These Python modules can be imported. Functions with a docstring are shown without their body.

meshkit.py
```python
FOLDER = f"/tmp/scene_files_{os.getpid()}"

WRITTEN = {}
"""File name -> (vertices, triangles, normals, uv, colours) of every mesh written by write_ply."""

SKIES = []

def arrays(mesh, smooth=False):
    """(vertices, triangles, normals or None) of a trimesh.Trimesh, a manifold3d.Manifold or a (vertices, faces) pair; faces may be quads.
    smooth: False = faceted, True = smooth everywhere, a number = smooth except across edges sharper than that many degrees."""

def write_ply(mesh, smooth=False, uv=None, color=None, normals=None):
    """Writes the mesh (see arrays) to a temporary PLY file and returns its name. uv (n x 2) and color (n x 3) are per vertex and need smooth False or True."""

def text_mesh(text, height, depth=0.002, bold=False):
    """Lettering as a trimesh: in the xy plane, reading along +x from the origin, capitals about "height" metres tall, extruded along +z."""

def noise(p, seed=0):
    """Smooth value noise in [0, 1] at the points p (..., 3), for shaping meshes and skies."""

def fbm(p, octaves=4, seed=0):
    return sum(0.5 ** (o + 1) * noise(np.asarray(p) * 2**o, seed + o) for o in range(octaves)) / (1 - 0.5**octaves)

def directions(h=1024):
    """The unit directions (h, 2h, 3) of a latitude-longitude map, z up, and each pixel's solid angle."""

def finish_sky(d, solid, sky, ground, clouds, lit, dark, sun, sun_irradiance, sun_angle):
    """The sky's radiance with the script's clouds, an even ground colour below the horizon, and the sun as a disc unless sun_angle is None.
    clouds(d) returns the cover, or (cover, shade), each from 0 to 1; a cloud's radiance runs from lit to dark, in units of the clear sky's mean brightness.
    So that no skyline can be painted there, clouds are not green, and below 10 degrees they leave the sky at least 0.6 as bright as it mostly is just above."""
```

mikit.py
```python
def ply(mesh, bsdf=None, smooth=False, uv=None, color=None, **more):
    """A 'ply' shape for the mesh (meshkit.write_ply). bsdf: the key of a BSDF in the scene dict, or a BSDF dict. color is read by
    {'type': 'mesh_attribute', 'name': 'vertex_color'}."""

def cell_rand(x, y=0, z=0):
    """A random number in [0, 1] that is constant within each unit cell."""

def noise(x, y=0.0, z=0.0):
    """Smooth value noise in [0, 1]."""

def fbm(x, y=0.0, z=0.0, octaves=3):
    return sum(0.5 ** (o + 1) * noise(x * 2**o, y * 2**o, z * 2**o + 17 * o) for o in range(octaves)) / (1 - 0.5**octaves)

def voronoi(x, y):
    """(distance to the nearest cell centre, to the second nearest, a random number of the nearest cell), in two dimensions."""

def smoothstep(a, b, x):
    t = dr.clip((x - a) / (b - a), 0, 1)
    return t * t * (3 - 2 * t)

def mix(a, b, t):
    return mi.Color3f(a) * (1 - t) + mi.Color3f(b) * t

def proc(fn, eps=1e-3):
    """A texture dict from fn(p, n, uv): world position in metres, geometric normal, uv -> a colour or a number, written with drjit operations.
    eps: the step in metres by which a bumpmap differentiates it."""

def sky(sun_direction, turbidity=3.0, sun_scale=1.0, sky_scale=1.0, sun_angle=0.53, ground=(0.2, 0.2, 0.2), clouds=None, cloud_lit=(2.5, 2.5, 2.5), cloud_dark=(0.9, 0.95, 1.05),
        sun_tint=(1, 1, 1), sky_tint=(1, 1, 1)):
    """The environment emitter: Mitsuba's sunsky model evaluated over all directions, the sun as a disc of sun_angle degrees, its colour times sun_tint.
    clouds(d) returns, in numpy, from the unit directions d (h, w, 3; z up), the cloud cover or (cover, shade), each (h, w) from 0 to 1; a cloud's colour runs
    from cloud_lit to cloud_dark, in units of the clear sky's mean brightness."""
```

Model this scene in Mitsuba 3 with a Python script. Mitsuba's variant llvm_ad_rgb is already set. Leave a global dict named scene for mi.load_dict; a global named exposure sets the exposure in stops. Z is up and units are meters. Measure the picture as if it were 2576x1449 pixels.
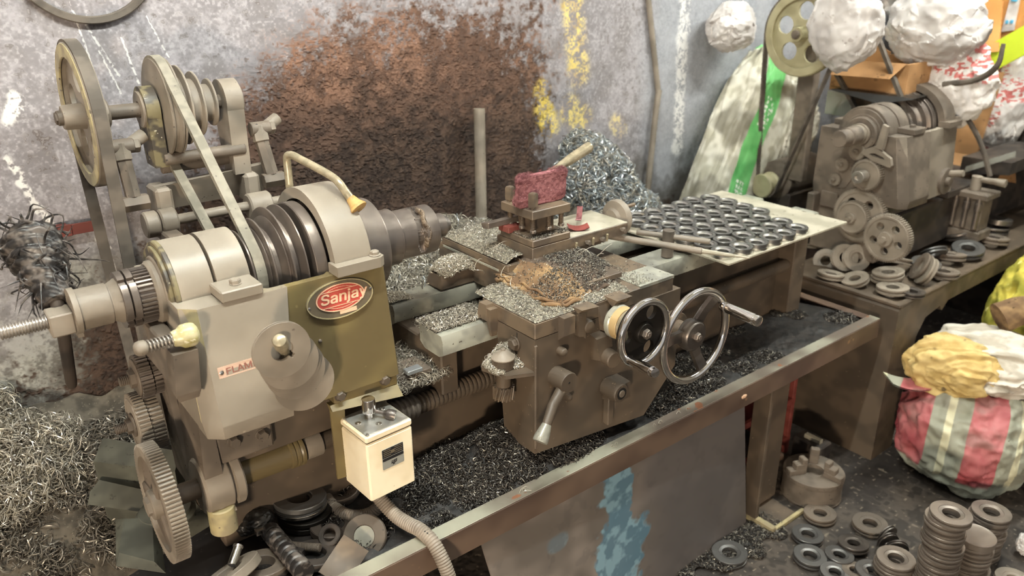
import math, numpy as np, trimesh, drjit as dr, mitsuba as mi, mikit, meshkit
from mikit import noise, fbm, voronoi, smoothstep, mix, cell_rand
from shapely.geometry import Polygon, Point, box as sbox
from shapely.ops import unary_union
from shapely import affinity
T = mi.ScalarTransform4f
scene, labels = {}, {}
PI = math.pi

# ------------------------------------------------------------------ camera, sky, lamps, exposure
def cam_axes(yaw, pitch, roll):
    f = np.array([math.cos(yaw)*math.cos(pitch), math.sin(yaw)*math.cos(pitch), -math.sin(pitch)])
    r = np.cross(f, [0, 0, 1]); r /= np.linalg.norm(r); d = np.cross(f, r)
    return f, -(-math.sin(roll)*r + math.cos(roll)*d)
CAM = np.array([-0.790, -1.2267, 1.3626])
fwd, up = cam_axes(math.radians(51.97), math.radians(22.22), math.radians(0.558))
scene['camera'] = {'type': 'thinlens', 'fov': 2*math.degrees(math.atan(1288/2010)), 'fov_axis': 'x', 'near_clip': 0.05, 'far_clip': 60.0,
                   'aperture_radius': 0.0035, 'focus_distance': 1.42, 'to_world': T().look_at(CAM.tolist(), (CAM+fwd).tolist(), up.tolist())}
exposure = 0.85
scene['sky'] = mikit.sky((-0.4, -0.7, 0.6), turbidity=4, sun_scale=0.0, sky_scale=1.0, clouds=lambda d: np.full(d.shape[:2], 1.0),
                         cloud_lit=(2.8, 2.75, 2.7), ground=(0.3, 0.28, 0.26))
TUBE_GLOW, ADDED_BULB_GLOW = (182.0, 190.0, 176.0), (240.0, 200.0, 150.0)

def S(h):
    c = np.array([int(h[i:i+2], 16) for i in (0, 2, 4)])/255.0
    return np.where(c <= .04045, c/12.92, ((c+.055)/1.055)**2.4).tolist()
def rgb(c): return {'type': 'rgb', 'value': list(map(float, c))}

# ------------------------------------------------------------------ mesh helpers: a mesh is (vertices, triangles)
def cat(*ms):
    ms = [m for x in ms for m in (x if isinstance(x, list) else [x])]
    V, F, k = [], [], 0
    for m in ms:
        v, f = (m.vertices, m.faces) if hasattr(m, 'vertices') else m
        V.append(np.asarray(v, float)); F.append(np.asarray(f, int)+k); k += len(v)
    return np.vstack(V), np.vstack(F)
def frame(d):
    d = np.asarray(d, float); d = d/np.linalg.norm(d)
    a = np.array([0, 0, 1.0]) if abs(d[2]) < .9 else np.array([1.0, 0, 0])
    u = np.cross(a, d); u /= np.linalg.norm(u)
    return u, np.cross(d, u), d
def quads(n, m, closed_u=True, flip=False):
    i, j = np.meshgrid(np.arange(n-1), np.arange(m if closed_u else m-1), indexing='ij'); i, j = i.ravel(), j.ravel(); k = (j+1) % m
    a, b, c, d = i*m+j, i*m+k, (i+1)*m+k, (i+1)*m+j
    return np.vstack([np.stack([a, b, c], 1), np.stack([a, c, d], 1)])
def rev(p, d, prof, n=40, loop=False, spin=0.0):
    """Surface of revolution about the axis from p along d; prof: [(s, r)]; loop closes the profile (a ring)."""
    u, v, w = frame(d); prof = list(prof)
    if loop: prof = prof+[prof[0]]
    t = np.arange(n)*2*PI/n+spin; c = np.cos(t)[:, None]*u+np.sin(t)[:, None]*v
    V = np.vstack([np.asarray(p)+w*a+c*r for a, r in prof]); F = quads(len(prof), n)
    ids = np.arange(len(V)); z = np.repeat([r < 1e-9 for a, r in prof], n)
    ids[z] = ids[z]//n*n
    if loop: ids[-n:] = np.arange(n) if not z[0] else 0
    F = ids[F]; return V, F[(F[:, 0] != F[:, 1]) & (F[:, 1] != F[:, 2]) & (F[:, 0] != F[:, 2])]
def disc_prof(h, r, b=.001): return [(0, 0), (0, r-b), (b, r), (h-b, r), (h, r-b), (h, 0)]
def cyl(p, q, r, r2=None, b=.001, n=32):
    p, q = np.asarray(p, float), np.asarray(q, float); h = np.linalg.norm(q-p); r2 = r if r2 is None else r2
    b = min(b, r*.4, r2*.4, h*.3)
    return rev(p, q-p, [(0, 0), (0, r-b), (b, r), (h-b, r2), (h, r2-b), (h, 0)], n)
def ring(p, d, h, ro, ri, b=.001, n=48):
    return rev(p, d, [(0, ri+b), (0, ro-b), (b, ro), (h-b, ro), (h, ro-b), (h, ri+b), (h-b, ri), (b, ri)], n, loop=True)
def hull(pts): return trimesh.Trimesh(np.asarray(pts, float)).convex_hull if False else trimesh.convex.convex_hull(np.asarray(pts, float))
def cbox(x0, x1, y0, y1, z0, z1, b=.002):
    b = min(b, (x1-x0)*.4, (y1-y0)*.4, (z1-z0)*.4); P = []
    for sx in (0, 1):
        for sy in (0, 1):
            for sz in (0, 1):
                x, y, z = (x0, x1)[sx], (y0, y1)[sy], (z0, z1)[sz]; dx, dy, dz = b*(1-2*sx), b*(1-2*sy), b*(1-2*sz)
                P += [(x+dx, y+dy, z), (x+dx, y, z+dz), (x, y+dy, z+dz)]
    return hull(P)
def move(m, R=None, t=(0, 0, 0)):
    v, f = (m.vertices, m.faces) if hasattr(m, 'vertices') else m
    v = np.asarray(v, float)
    return (v@np.asarray(R).T if R is not None else v)+np.asarray(t), f
def rot(axis, deg):
    return trimesh.transformations.rotation_matrix(math.radians(deg), axis)[:3, :3]
def about(m, p, axis, deg): p = np.asarray(p, float); return move(move(m, None, -p), rot(axis, deg), p)
def extr(poly, plane, a, b):
    """A shapely polygon in 'xy', 'xz' or 'yz', extruded along the third axis from a to b."""
    out = []
    for g in getattr(poly, 'geoms', [poly]):
        m = trimesh.creation.extrude_polygon(g, abs(b-a), engine='earcut'); v = np.array(m.vertices); v[:, 2] += min(a, b)
        v = {'xy': v, 'xz': v[:, [0, 2, 1]], 'yz': v[:, [2, 0, 1]]}[plane]
        f = np.array(m.faces); f = f[:, ::-1] if plane == 'xz' else f
        out.append((v, f))
    return cat(out)
def orient(m, p, d, spin=0.0):
    """A mesh built about the z axis put with its z axis along d and its origin at p."""
    u, v, w = frame(d); m = move(m, rot([0, 0, 1], spin)) if spin else m
    vv, f = (m.vertices, m.faces) if hasattr(m, 'vertices') else m
    return np.asarray(vv)@np.stack([u, v, w])+np.asarray(p), f
def tube(P, r, n=10, smooth=0, ends=True):
    P = np.asarray(P, float)
    if smooth:
        Q = np.vstack([2*P[0]-P[1], P, 2*P[-1]-P[-2]]); out = []
        rr = np.broadcast_to(r, len(P)).astype(float); R_ = np.concatenate([[rr[0]], rr, [rr[-1]]]); ro = []
        for i in range(1, len(Q)-2):
            for t in np.arange(smooth)/smooth:
                h = np.array([-t+2*t*t-t**3, 2-5*t*t+3*t**3, t+4*t*t-3*t**3, -t*t+t**3])/2
                out.append(h@Q[i-1:i+3]); ro.append(R_[i]*(1-t)+R_[i+1]*t)
        P = np.vstack(out+[P[-1]]); r = np.array(ro+[rr[-1]])
    r = np.broadcast_to(r, len(P)).astype(float)
    tg = np.gradient(P, axis=0); tg /= np.maximum(np.linalg.norm(tg, axis=1, keepdims=True), 1e-9)
    u = frame(tg[0])[0]; t = np.arange(n)*2*PI/n; V = []
    for k in range(len(P)):
        u = u-tg[k]*(u@tg[k]); u /= np.linalg.norm(u); v = np.cross(tg[k], u)
        V.append(P[k]+r[k]*(np.cos(t)[:, None]*u+np.sin(t)[:, None]*v))
    if ends: V = [np.repeat(P[:1], n, 0)]+V+[np.repeat(P[-1:], n, 0)]
    V = np.vstack(V); return V, quads(len(V)//n, n)
def threads(p, q, r, pitch, depth, n=20):
    p, q = np.asarray(p, float), np.asarray(q, float); L = np.linalg.norm(q-p); k = max(2, int(L/pitch)); prof = [(0, 0)]
    for i in range(k):
        s = i*L/k; h = L/k; prof += [(s, r-depth), (s+.25*h, r), (s+.6*h, r), (s+.85*h, r-depth)]
    return rev(p, q-p, prof+[(L, r-depth), (L, 0)], n)
def hexbolt(p, d, r, h, n=6, spin=.2):
    return rev(p, d, [(0, 0), (0, r), (h*.75, r), (h, r*.82), (h, 0)], n, spin=spin)
def gear_poly(r, n, depth, bore=0.0):
    a = np.arange(n)[:, None]*2*PI/n+np.array([-.30, -.15, .15, .30])*2*PI/n*1.0
    rr = np.array([r-depth, r, r, r-depth]); P = np.stack([np.cos(a)*rr, np.sin(a)*rr], -1).reshape(-1, 2)
    g = Polygon(P); return g.difference(Point(0, 0).buffer(bore, 16)) if bore else g
def gear(p, d, r, w, n, depth=.0035, bore=0.0, spin=0.0):
    m = trimesh.creation.extrude_polygon(gear_poly(r, n, depth, bore), w, engine='earcut'); return orient(m, p, d, spin)
def torus(c, d, R, r, n=64, m=14):
    t = np.arange(m)*2*PI/m; return rev(c, d, [(r*math.cos(a), R+r*math.sin(a)) for a in t], n, loop=True)
def hf(x0, x1, y0, y1, nx, ny, fn, inside=None):
    """A heap: a height field z = fn(x, y) on a grid; inside(x, y) keeps part of it."""
    x, y = np.meshgrid(np.linspace(x0, x1, nx), np.linspace(y0, y1, ny), indexing='ij'); z = fn(x, y)
    F = quads(nx, ny, closed_u=False)
    if inside is not None:
        ok = inside(x, y).ravel(); F = F[ok[F].all(1)]
    return np.stack([x.ravel(), y.ravel(), z.ravel()], 1), F
def n2(x, y, s, seed=0, o=3): return meshkit.fbm(np.stack([x/s, y/s, 0*x+seed*7.3], -1), o, seed)-.5
def blob(c, rad, seed=0, amp=.12, freq=3.0, sub=5, ridge=.0, sq=1.0, flat=None):
    m = trimesh.creation.icosphere(sub); v = np.array(m.vertices)
    v = np.sign(v)*np.abs(v)**sq
    d = 1+amp*2*(meshkit.fbm(v*freq+seed*11.1, 4, seed)-.5)
    if ridge: d -= ridge*np.abs(meshkit.fbm(v*freq*1.7+seed*5.1+3, 3, seed+3)-.5)*2
    v = v*d[:, None]*np.asarray(rad)+np.asarray(c)
    if flat is not None: v[:, 2] = np.maximum(v[:, 2], flat)
    return v, np.array(m.faces)
def crumpled(c, rad, seed, planes=46, lo=.78, dent=.10, fr=1.6, sub=5):
    """A bag of crumpled film: flat facets between sharp creases, a few broad dents."""
    m = trimesh.creation.icosphere(sub); d = np.array(m.vertices); r_ = np.random.default_rng(seed); N = r_.normal(size=(planes, 3)); N /= np.linalg.norm(N, axis=1, keepdims=True)
    w = d+.10*np.stack([meshkit.fbm(d*4+seed+7*i, 3, seed+i)-.5 for i in range(3)], -1); w /= np.linalg.norm(w, axis=1, keepdims=True)
    q = w@N.T; h = r_.uniform(lo, 1.05, planes); r = np.where(q > .15, h/np.maximum(q, .15), 9).min(1); r = np.minimum(r, 1.2)*.5+.5
    r = r*(1-dent*np.abs(meshkit.fbm(d*fr+seed*3.3, 3, seed)-.5)*4)
    for M_, am in ((50, .26), (190, .22)):
        K_ = r_.normal(size=(M_, 3)); K_ /= np.linalg.norm(K_, axis=1, keepdims=True); g = w@K_.T; j = g.argmax(1); r = r+am*r_.uniform(-1, .8, M_)[j]*(np.arccos(np.clip(g.max(1), -1, 1))-.5*math.sqrt(4/M_))
    return d*r[:, None]*np.asarray(rad)+np.asarray(c), np.array(m.faces)
def curls(P, rng, R=(.002, .006), a=(2.5, 7), w=(.0003, .0007), K=8, lay=.45, pitch=.004):
    """Turned chips: one thin curl about each point of P."""
    n = len(P); u = rng.normal(size=(n, 3)); u[:, 2] *= lay; u /= np.linalg.norm(u, axis=1, keepdims=True)
    v = rng.normal(size=(n, 3)); v[:, 2] *= lay+.3; v -= u*(u*v).sum(1, keepdims=True); v /= np.linalg.norm(v, axis=1, keepdims=True); k = np.cross(u, v)
    r = rng.uniform(*R, n)[:, None]; t = np.linspace(0, 1, K); ph = rng.uniform(0, 6.28, n)[:, None]; ang = ph+rng.uniform(*a, n)[:, None]*t
    r = r*(1+.5*rng.uniform(-1, 1, n)[:, None]*t); pc = pitch*rng.uniform(-1, 1, n)[:, None]*(t-.5)
    L = P[:, None]+(r*np.cos(ang))[..., None]*u[:, None]+(r*np.sin(ang))[..., None]*v[:, None]+pc[..., None]*k[:, None]
    tg = np.gradient(L, axis=1); tg /= np.maximum(np.linalg.norm(tg, axis=2, keepdims=True), 1e-9)
    e1 = np.cross(tg, k[:, None]+.01); e1 /= np.maximum(np.linalg.norm(e1, axis=2, keepdims=True), 1e-9); e2 = np.cross(tg, e1)
    ww = rng.uniform(*w, n)[:, None, None]; V = np.stack([L+ww*e1, L-.5*ww*e1+1.6*ww*e2, L-.5*ww*e1-1.6*ww*e2], 2).reshape(-1, 3)
    i, j = np.meshgrid(np.arange(K-1), np.arange(3), indexing='ij'); i, j = i.ravel(), j.ravel(); q = (j+1) % 3
    A, B, C_, D = i*3+j, i*3+q, (i+1)*3+q, (i+1)*3+j; f = np.vstack([np.stack([A, B, C_], 1), np.stack([A, C_, D], 1)])
    return V, (f[None]+(np.arange(n)*K*3)[:, None, None]).reshape(-1, 3)

def num(base):
    if base not in scene and base not in labels and not any(k.startswith(base+'__') for k in scene): return base
    i = 1
    while f'{base}_{i:03d}' in scene or f'{base}_{i:03d}' in labels or any(k.startswith(f'{base}_{i:03d}__') for k in scene): i += 1
    return f'{base}_{i:03d}'
USED = {}
def key_for(base):
    i = USED.get(base, -1)+1; USED[base] = i
    return base if i == 0 else f'{base}_{i:03d}'
def put(key, mesh, mat, smooth=35, **kw):
    if isinstance(mesh, list): mesh = cat(mesh)
    scene[key] = mikit.ply(mesh, mat, smooth=smooth, **kw); return key
def thing(base, label, cat_, group=None, kind=None):
    k = key_for(base); labels[k] = {'label': label, 'category': cat_}
    if group: labels[k]['group'] = group
    if kind: labels[k]['kind'] = kind
    return k
def one(base, mesh, mat, label, cat_, group=None, kind=None, smooth=35):
    return put(thing(base, label, cat_, group, kind), mesh, mat, smooth)
def part(parent, name, mesh, mat, smooth=35, label=None, kind=None):
    k = put(key_for(f'{parent}__{name}'), mesh, mat, smooth)
    if label or kind:
        labels[k] = {}
        if label: labels[k]['label'] = label
        if kind: labels[k]['kind'] = kind
    return k
def struct(key, mesh, mat, smooth=35):
    put(key, mesh, mat, smooth); labels[key] = {'kind': 'structure'}; return key

# ------------------------------------------------------------------ materials
def P_(base, rough=.6, metal=0.0, spec=.5, **kw):
    base = base if isinstance(base, dict) else rgb(base); r = rough if isinstance(rough, dict) else float(rough)
    return {'type': 'principled', 'base_color': base, 'roughness': r, 'metallic': float(metal), 'specular': float(spec), **kw}
def mat(key, base, rough=.6, metal=0.0, spec=.5, bump=None, bs=1.0, **kw):
    b = P_(base, rough, metal, spec, **kw)
    if bump is not None: b = {'type': 'bumpmap', 'arbitrary': bump, 'scale': float(bs), 'bsdf': b}
    scene[key] = {'type': 'twosided', 'bsdf': b}
def mott(c1, c2, s, lo=.35, hi=.65, c3=None, s3=90., t3=.62):
    """Two tones in uneven patches of about s metres, and specks of a third."""
    def fn(p, n, uv):
        a = fbm(p.x/s+3.1, p.y/s, p.z/s+1.7, 3); c = mix(c1, c2, smoothstep(lo, hi, a))
        if c3 is not None:
            b = noise(p.x*s3, p.y*s3+4, p.z*s3)*.6+noise(p.x*s3*2.7, p.y*s3*2.7, p.z*s3*2.7)*.4; c = mix(c, c3, smoothstep(t3, t3+.08, b))
        return c
    return mikit.proc(fn)

# the plaster wall: lavender-grey limewash, a crusted brown oil and iron stain behind the chuck, yellow paint, white drips
WALL_Y = 0.52
def seg(x, z, x0, z0, x1, z1, w):
    dx, dz = x1-x0, z1-z0; t = dr.clip(((x-x0)*dx+(z-z0)*dz)/(dx*dx+dz*dz), 0, 1)
    return 1-smoothstep(w*.4, w, dr.sqrt(dr.square(x-x0-t*dx)+dr.square(z-z0-t*dz)))
def crust(p):
    """How thickly the stain sits at a point, 0 to 1, torn up by noise."""
    x, z = p.x, p.z
    w = (fbm(x*7, z*7, 2.0, 3)-.5)*.16
    g = (fbm(x*60, z*60, 5.0, 3)-.5)
    l = smoothstep(-.26, .02, (x-.0)*.80+(1.16-z)*.62+w+g*.10)
    r = 1-smoothstep(.58, .86, x+(z-.95)*.02+w+g*.14)
    t = 1-smoothstep(1.04, 1.40, z+w*.8+g*.20-.06*x)
    low = smoothstep(.62, .46, z+w*1.2+g*.15)
    return dr.maximum(l*r*t, low*.95)
def wall_fn(p, n, uv):
    x, z = p.x, p.z
    f1, f2 = fbm(x*9, z*9, 0.0, 3), fbm(x*45, z*45, 3.0, 3); g = fbm(x*190, z*190, 1.0, 2)
    c = mix(S('767173'), S('918c8f'), smoothstep(.30, .68, f1*.3+f2*.3+g*.4))
    c = mix(c, S('6b6462'), smoothstep(.50, .74, fbm(x*14, z*14, 9.0, 3))*.40)
    c = mix(c, S('5b5350'), smoothstep(.66, .78, noise(x*70, z*70, 2.0)*.55+g*.45)*.75)
    c = mix(c, S('aaa6a7'), smoothstep(.60, .78, g)*.30)
    # grey-green mottling low on the left
    d = smoothstep(.88, .64, z+(f1-.5)*.3)*smoothstep(-.2, -.4, x)
    c = mix(c, mix(S('55524a'), S('8f8e86'), smoothstep(.38, .64, f2*.7+g*.3)), d*.85)
    # cleaner, bluer limewash beyond the conduit, darker towards its foot
    b = smoothstep(1.06, 1.18, x+(f1-.5)*.05); c = mix(c, mix(S('7b7d83'), S('9a9ca1'), f2*.6+g*.4), b*.75)
    c = mix(c, S('48433c'), smoothstep(.84, .62, z+(f1-.5)*.35+(f2-.5)*.12)*smoothstep(.8, 1.0, x)*.85)
    # brushed white drips and scratches
    s = seg(x+(f2-.5)*.03, z, 1.27, 1.4, 1.285, .78, .034)*.75
    for q in ((-.60, 1.10, -.585, 1.14, .015), (-.62, 1.03, -.59, .92, .009), (-.59, .93, -.56, .87, .008), (-.50, .96, -.485, .76, .010)):
        s = dr.maximum(s, seg(x+(f2-.5)*.02, z+(g-.5)*.01, *q))
    for q in ((-.442, 1.262, -.40, 1.162, .0028), (-.427, 1.21, -.402, 1.128, .0024), (-.385, 1.245, -.366, 1.144, .0028), (-.46, 1.30, -.44, 1.15, .0022), (-.33, 1.27, -.30, 1.19, .002)):
        s = dr.maximum(s, seg(x+(g-.5)*.004, z, *q)*.9)
    c = mix(c, S('c9c6c3'), s*smoothstep(.34, .52, f2*.5+g*.5))
    # the stain
    k = crust(p)
    dark = mix(S('553f34'), S('735647'), smoothstep(.35, .66, f2*.6+g*.4)); dark = mix(dark, S('3e2f28'), smoothstep(.42, .64, f1)*.6)
    deep = smoothstep(1.16, .90, z+(f1-.5)*.22+(f2-.5)*.12-.04*x)
    dark = mix(dark, mix(S('241d1a'), S('3a2f28'), smoothstep(.35, .65, f2*.5+g*.5)), deep*.85)
    c = mix(c, dark, smoothstep(.18, .80, k+(g-.5)*.55+(f2-.5)*.32))
    # yellow paint flakes
    y = dr.maximum(seg(x, z, .79, 1.32, .83, 1.06, .055), dr.maximum(seg(x, z, .80, .96, .84, .93, .06), dr.maximum(seg(x, z, .70, .97, .72, .92, .05), seg(x, z, .69, 1.03, .69, 1.0, .04)*.8)))
    y = dr.maximum(y, seg(x, z, .99, .90, 1.01, .87, .04)*.7)
    return mix(c, mix(S('a3823f'), S('dcc35e'), smoothstep(.3, .62, f2)), y*smoothstep(.34, .66, f2*.45+g*.55)*.62)
def wall_bump(p, n, uv):
    x, z = p.x, p.z; k = crust(p)
    v = noise(x*150, z*150, 3.0)*.62+noise(x*310, z*310, 8.0)*.38
    return (fbm(x*60, z*60, 3.0, 2)*.0018+smoothstep(.42, .92, v)*.0034*(.10+k))
mat('wall_mat', mikit.proc(wall_fn), .85, bump=mikit.proc(wall_bump, eps=8e-4), spec=.25)
def floor_fn(p, n, uv):
    a, b, g = fbm(p.x*6, p.y*6, 0.0, 3), fbm(p.x*40, p.y*40, 3.0, 2), noise(p.x*110, p.y*110, 1.0)
    c = mix(S('2a2522'), S('49413a'), smoothstep(.35, .65, a*.6+b*.4)); c = mix(c, S('1e1b19'), smoothstep(.55, .7, b)*.6)
    return mix(c, S('7c7163'), smoothstep(.86, .92, g)*.6)
mat('floor_mat', mikit.proc(floor_fn), .75, bump=mikit.proc(lambda p, n, uv: fbm(p.x*60, p.y*60, 0.0, 2)*.004), spec=.4)
mat('ceiling_mat', S('9a958c'), .8)
# machine surfaces
mat('paint', mott(S('7b7266'), S('8d8376'), .11, c3=S('9c9284'), s3=55., t3=.82), .40, spec=.5)
mat('paint_olive', mott(S('5b4f36'), S('6d603f'), .09, c3=S('7a6c4a'), s3=60., t3=.82), .38, spec=.5)
mat('paint_worn', mott(S('877c62'), S('a0946f'), .025, c3=S('5c5348'), s3=90., t3=.78), .5)
mat('paint_chip', mott(S('6b6249'), S('3e3831'), .022, .42, .58, c3=S('a39d8d'), s3=130., t3=.76), .5)
mat('cast', mott(S('51483f'), S('665b50'), .05, c3=S('3d3630'), s3=120., t3=.76), .62)
mat('cast_light', mott(S('6c6358'), S('7f7569'), .06, c3=S('5a5148'), s3=90., t3=.80), .55)
mat('cast_dark', mott(S('26211e'), S('38302a'), .05), .6)
mat('cast_brown', mott(S('463c32'), S('584b3e'), .07, c3=S('6b5c4a'), s3=130., t3=.78), .55)
mat('steel_dusty', mott(S('6a615b'), S('7f756d'), .05), .36, metal=.7)
mat('steel', mott(S('a7a098'), S('bdb6ad'), .04), .34, metal=.85)
mat('steel_dark', mott(S('5d5753'), S('746d67'), .04), .38, metal=.8)
mat('bright_steel', rgb([.68, .66, .62]), .22, metal=1.0)
mat('way_steel', mott(S('8b897f'), S('a7a597'), .03, c3=S('666157'), s3=140., t3=.78), .33, metal=.35)
mat('chrome', rgb([.80, .77, .73]), .09, metal=1.0)
mat('ring_steel', rgb([.16, .155, .15]), .36, metal=.8)
mat('black_steel', rgb(S('25221f')), .42, metal=.6)
mat('black', rgb(S('1b1917')), .45)
mat('rubber', mott(S('49433d'), S('5d554d'), .03), .7, spec=.25)
mat('belt_light', mott(S('6f6a5f'), S('827c70'), .02, c3=S('55504a'), s3=160., t3=.76), .7, spec=.25)
mat('bronze_dirt', mott(S('554a40'), S('6a5b4b'), .03, c3=S('443a32'), s3=130., t3=.78), .48, metal=.2)
mat('primer', mott(S('4a3b33'), S('604f43'), .12, c3=S('7b5f46'), s3=30., t3=.76), .42)
mat('tray_black', mott(S('0f0d0c'), S('1c1816'), .05, c3=S('2c2622'), s3=140., t3=.74), .55, spec=.4)
mat('lip', mott(S('6f655c'), S('a9a796'), .16, c3=S('8a5f48'), s3=40., t3=.74), .36, metal=.35)
mat('cream', mott(S('d6c7a9'), S('e2d5ba'), .05, c3=S('a8926f'), s3=75., t3=.78), .4)
mat('cream_dial', rgb(S('a88f66')), .4)
mat('ball_cream', mott(S('aba283'), S('9b9263'), .012, c3=S('c9c3a8'), s3=150., t3=.70), .32)
mat('ivory_steel', mott(S('958a73'), S('ab9e85'), .01), .3, metal=.5)
mat('wood_tip', mott(S('92713f'), S('a98853'), .01), .45)
mat('red', mott(S('6c3029'), S('7d3c35'), .03), .6)
mat('red_dark', mott(S('5c2a25'), S('6c3730'), .05), .6)
mat('plate_red', rgb(S('a8463c')), .45)
mat('plate_grey', rgb(S('6b604f')), .4, metal=.3)
mat('plate_pink', rgb(S('b29684')), .5)
mat('letter_cream', rgb(S('cfa98c')), .5)
mat('letter_brown', rgb(S('7a4f44')), .5)
mat('letter_black', rgb(S('1d1c1d')), .4)
mat('label_silver', rgb(S('a3a39b')), .3, metal=.4)
mat('pink_pad', mott(S('6f4548'), S('8d5f61'), .006, c3=S('a98384'), s3=300., t3=.70), .95, spec=.1)
mat('rag', mott(S('6a5440'), S('8c7253'), .03, c3=S('4b3c2d'), s3=110., t3=.72), .9, spec=.1)
mat('rag_dirt', mott(S('3d342d'), S('574a40'), .02, c3=S('6f6155'), s3=260., t3=.72), .9, spec=.15)
mat('chip_base', mott(S('5d584e'), S('8a8576'), .004, c3=S('2b2824'), s3=420., t3=.64), .6, metal=.2)
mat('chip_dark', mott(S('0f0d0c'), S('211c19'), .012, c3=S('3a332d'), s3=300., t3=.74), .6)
mat('chip_mid', mott(S('433e37'), S('6a6459'), .010, c3=S('2c2824'), s3=300., t3=.70), .55, metal=.2)
mat('swarf', rgb([.66, .62, .53]), .30, metal=.75)
mat('swarf_grey', rgb([.22, .20, .17]), .38, metal=.6)
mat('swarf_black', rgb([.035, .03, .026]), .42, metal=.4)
mat('swarf_blue', rgb([.50, .55, .58]), .28, metal=.8)
mat('conduit', mott(S('746a5f'), S('887d71'), .03), .5)
mat('black_film', mott(S('1d1a19'), S('57504b'), .012, .42, .70), .42, spec=.5)
mat('sheet_light', mott(S('8f8979'), S('a49d8d'), .05, c3=S('777061'), s3=60., t3=.76), .42)

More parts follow.
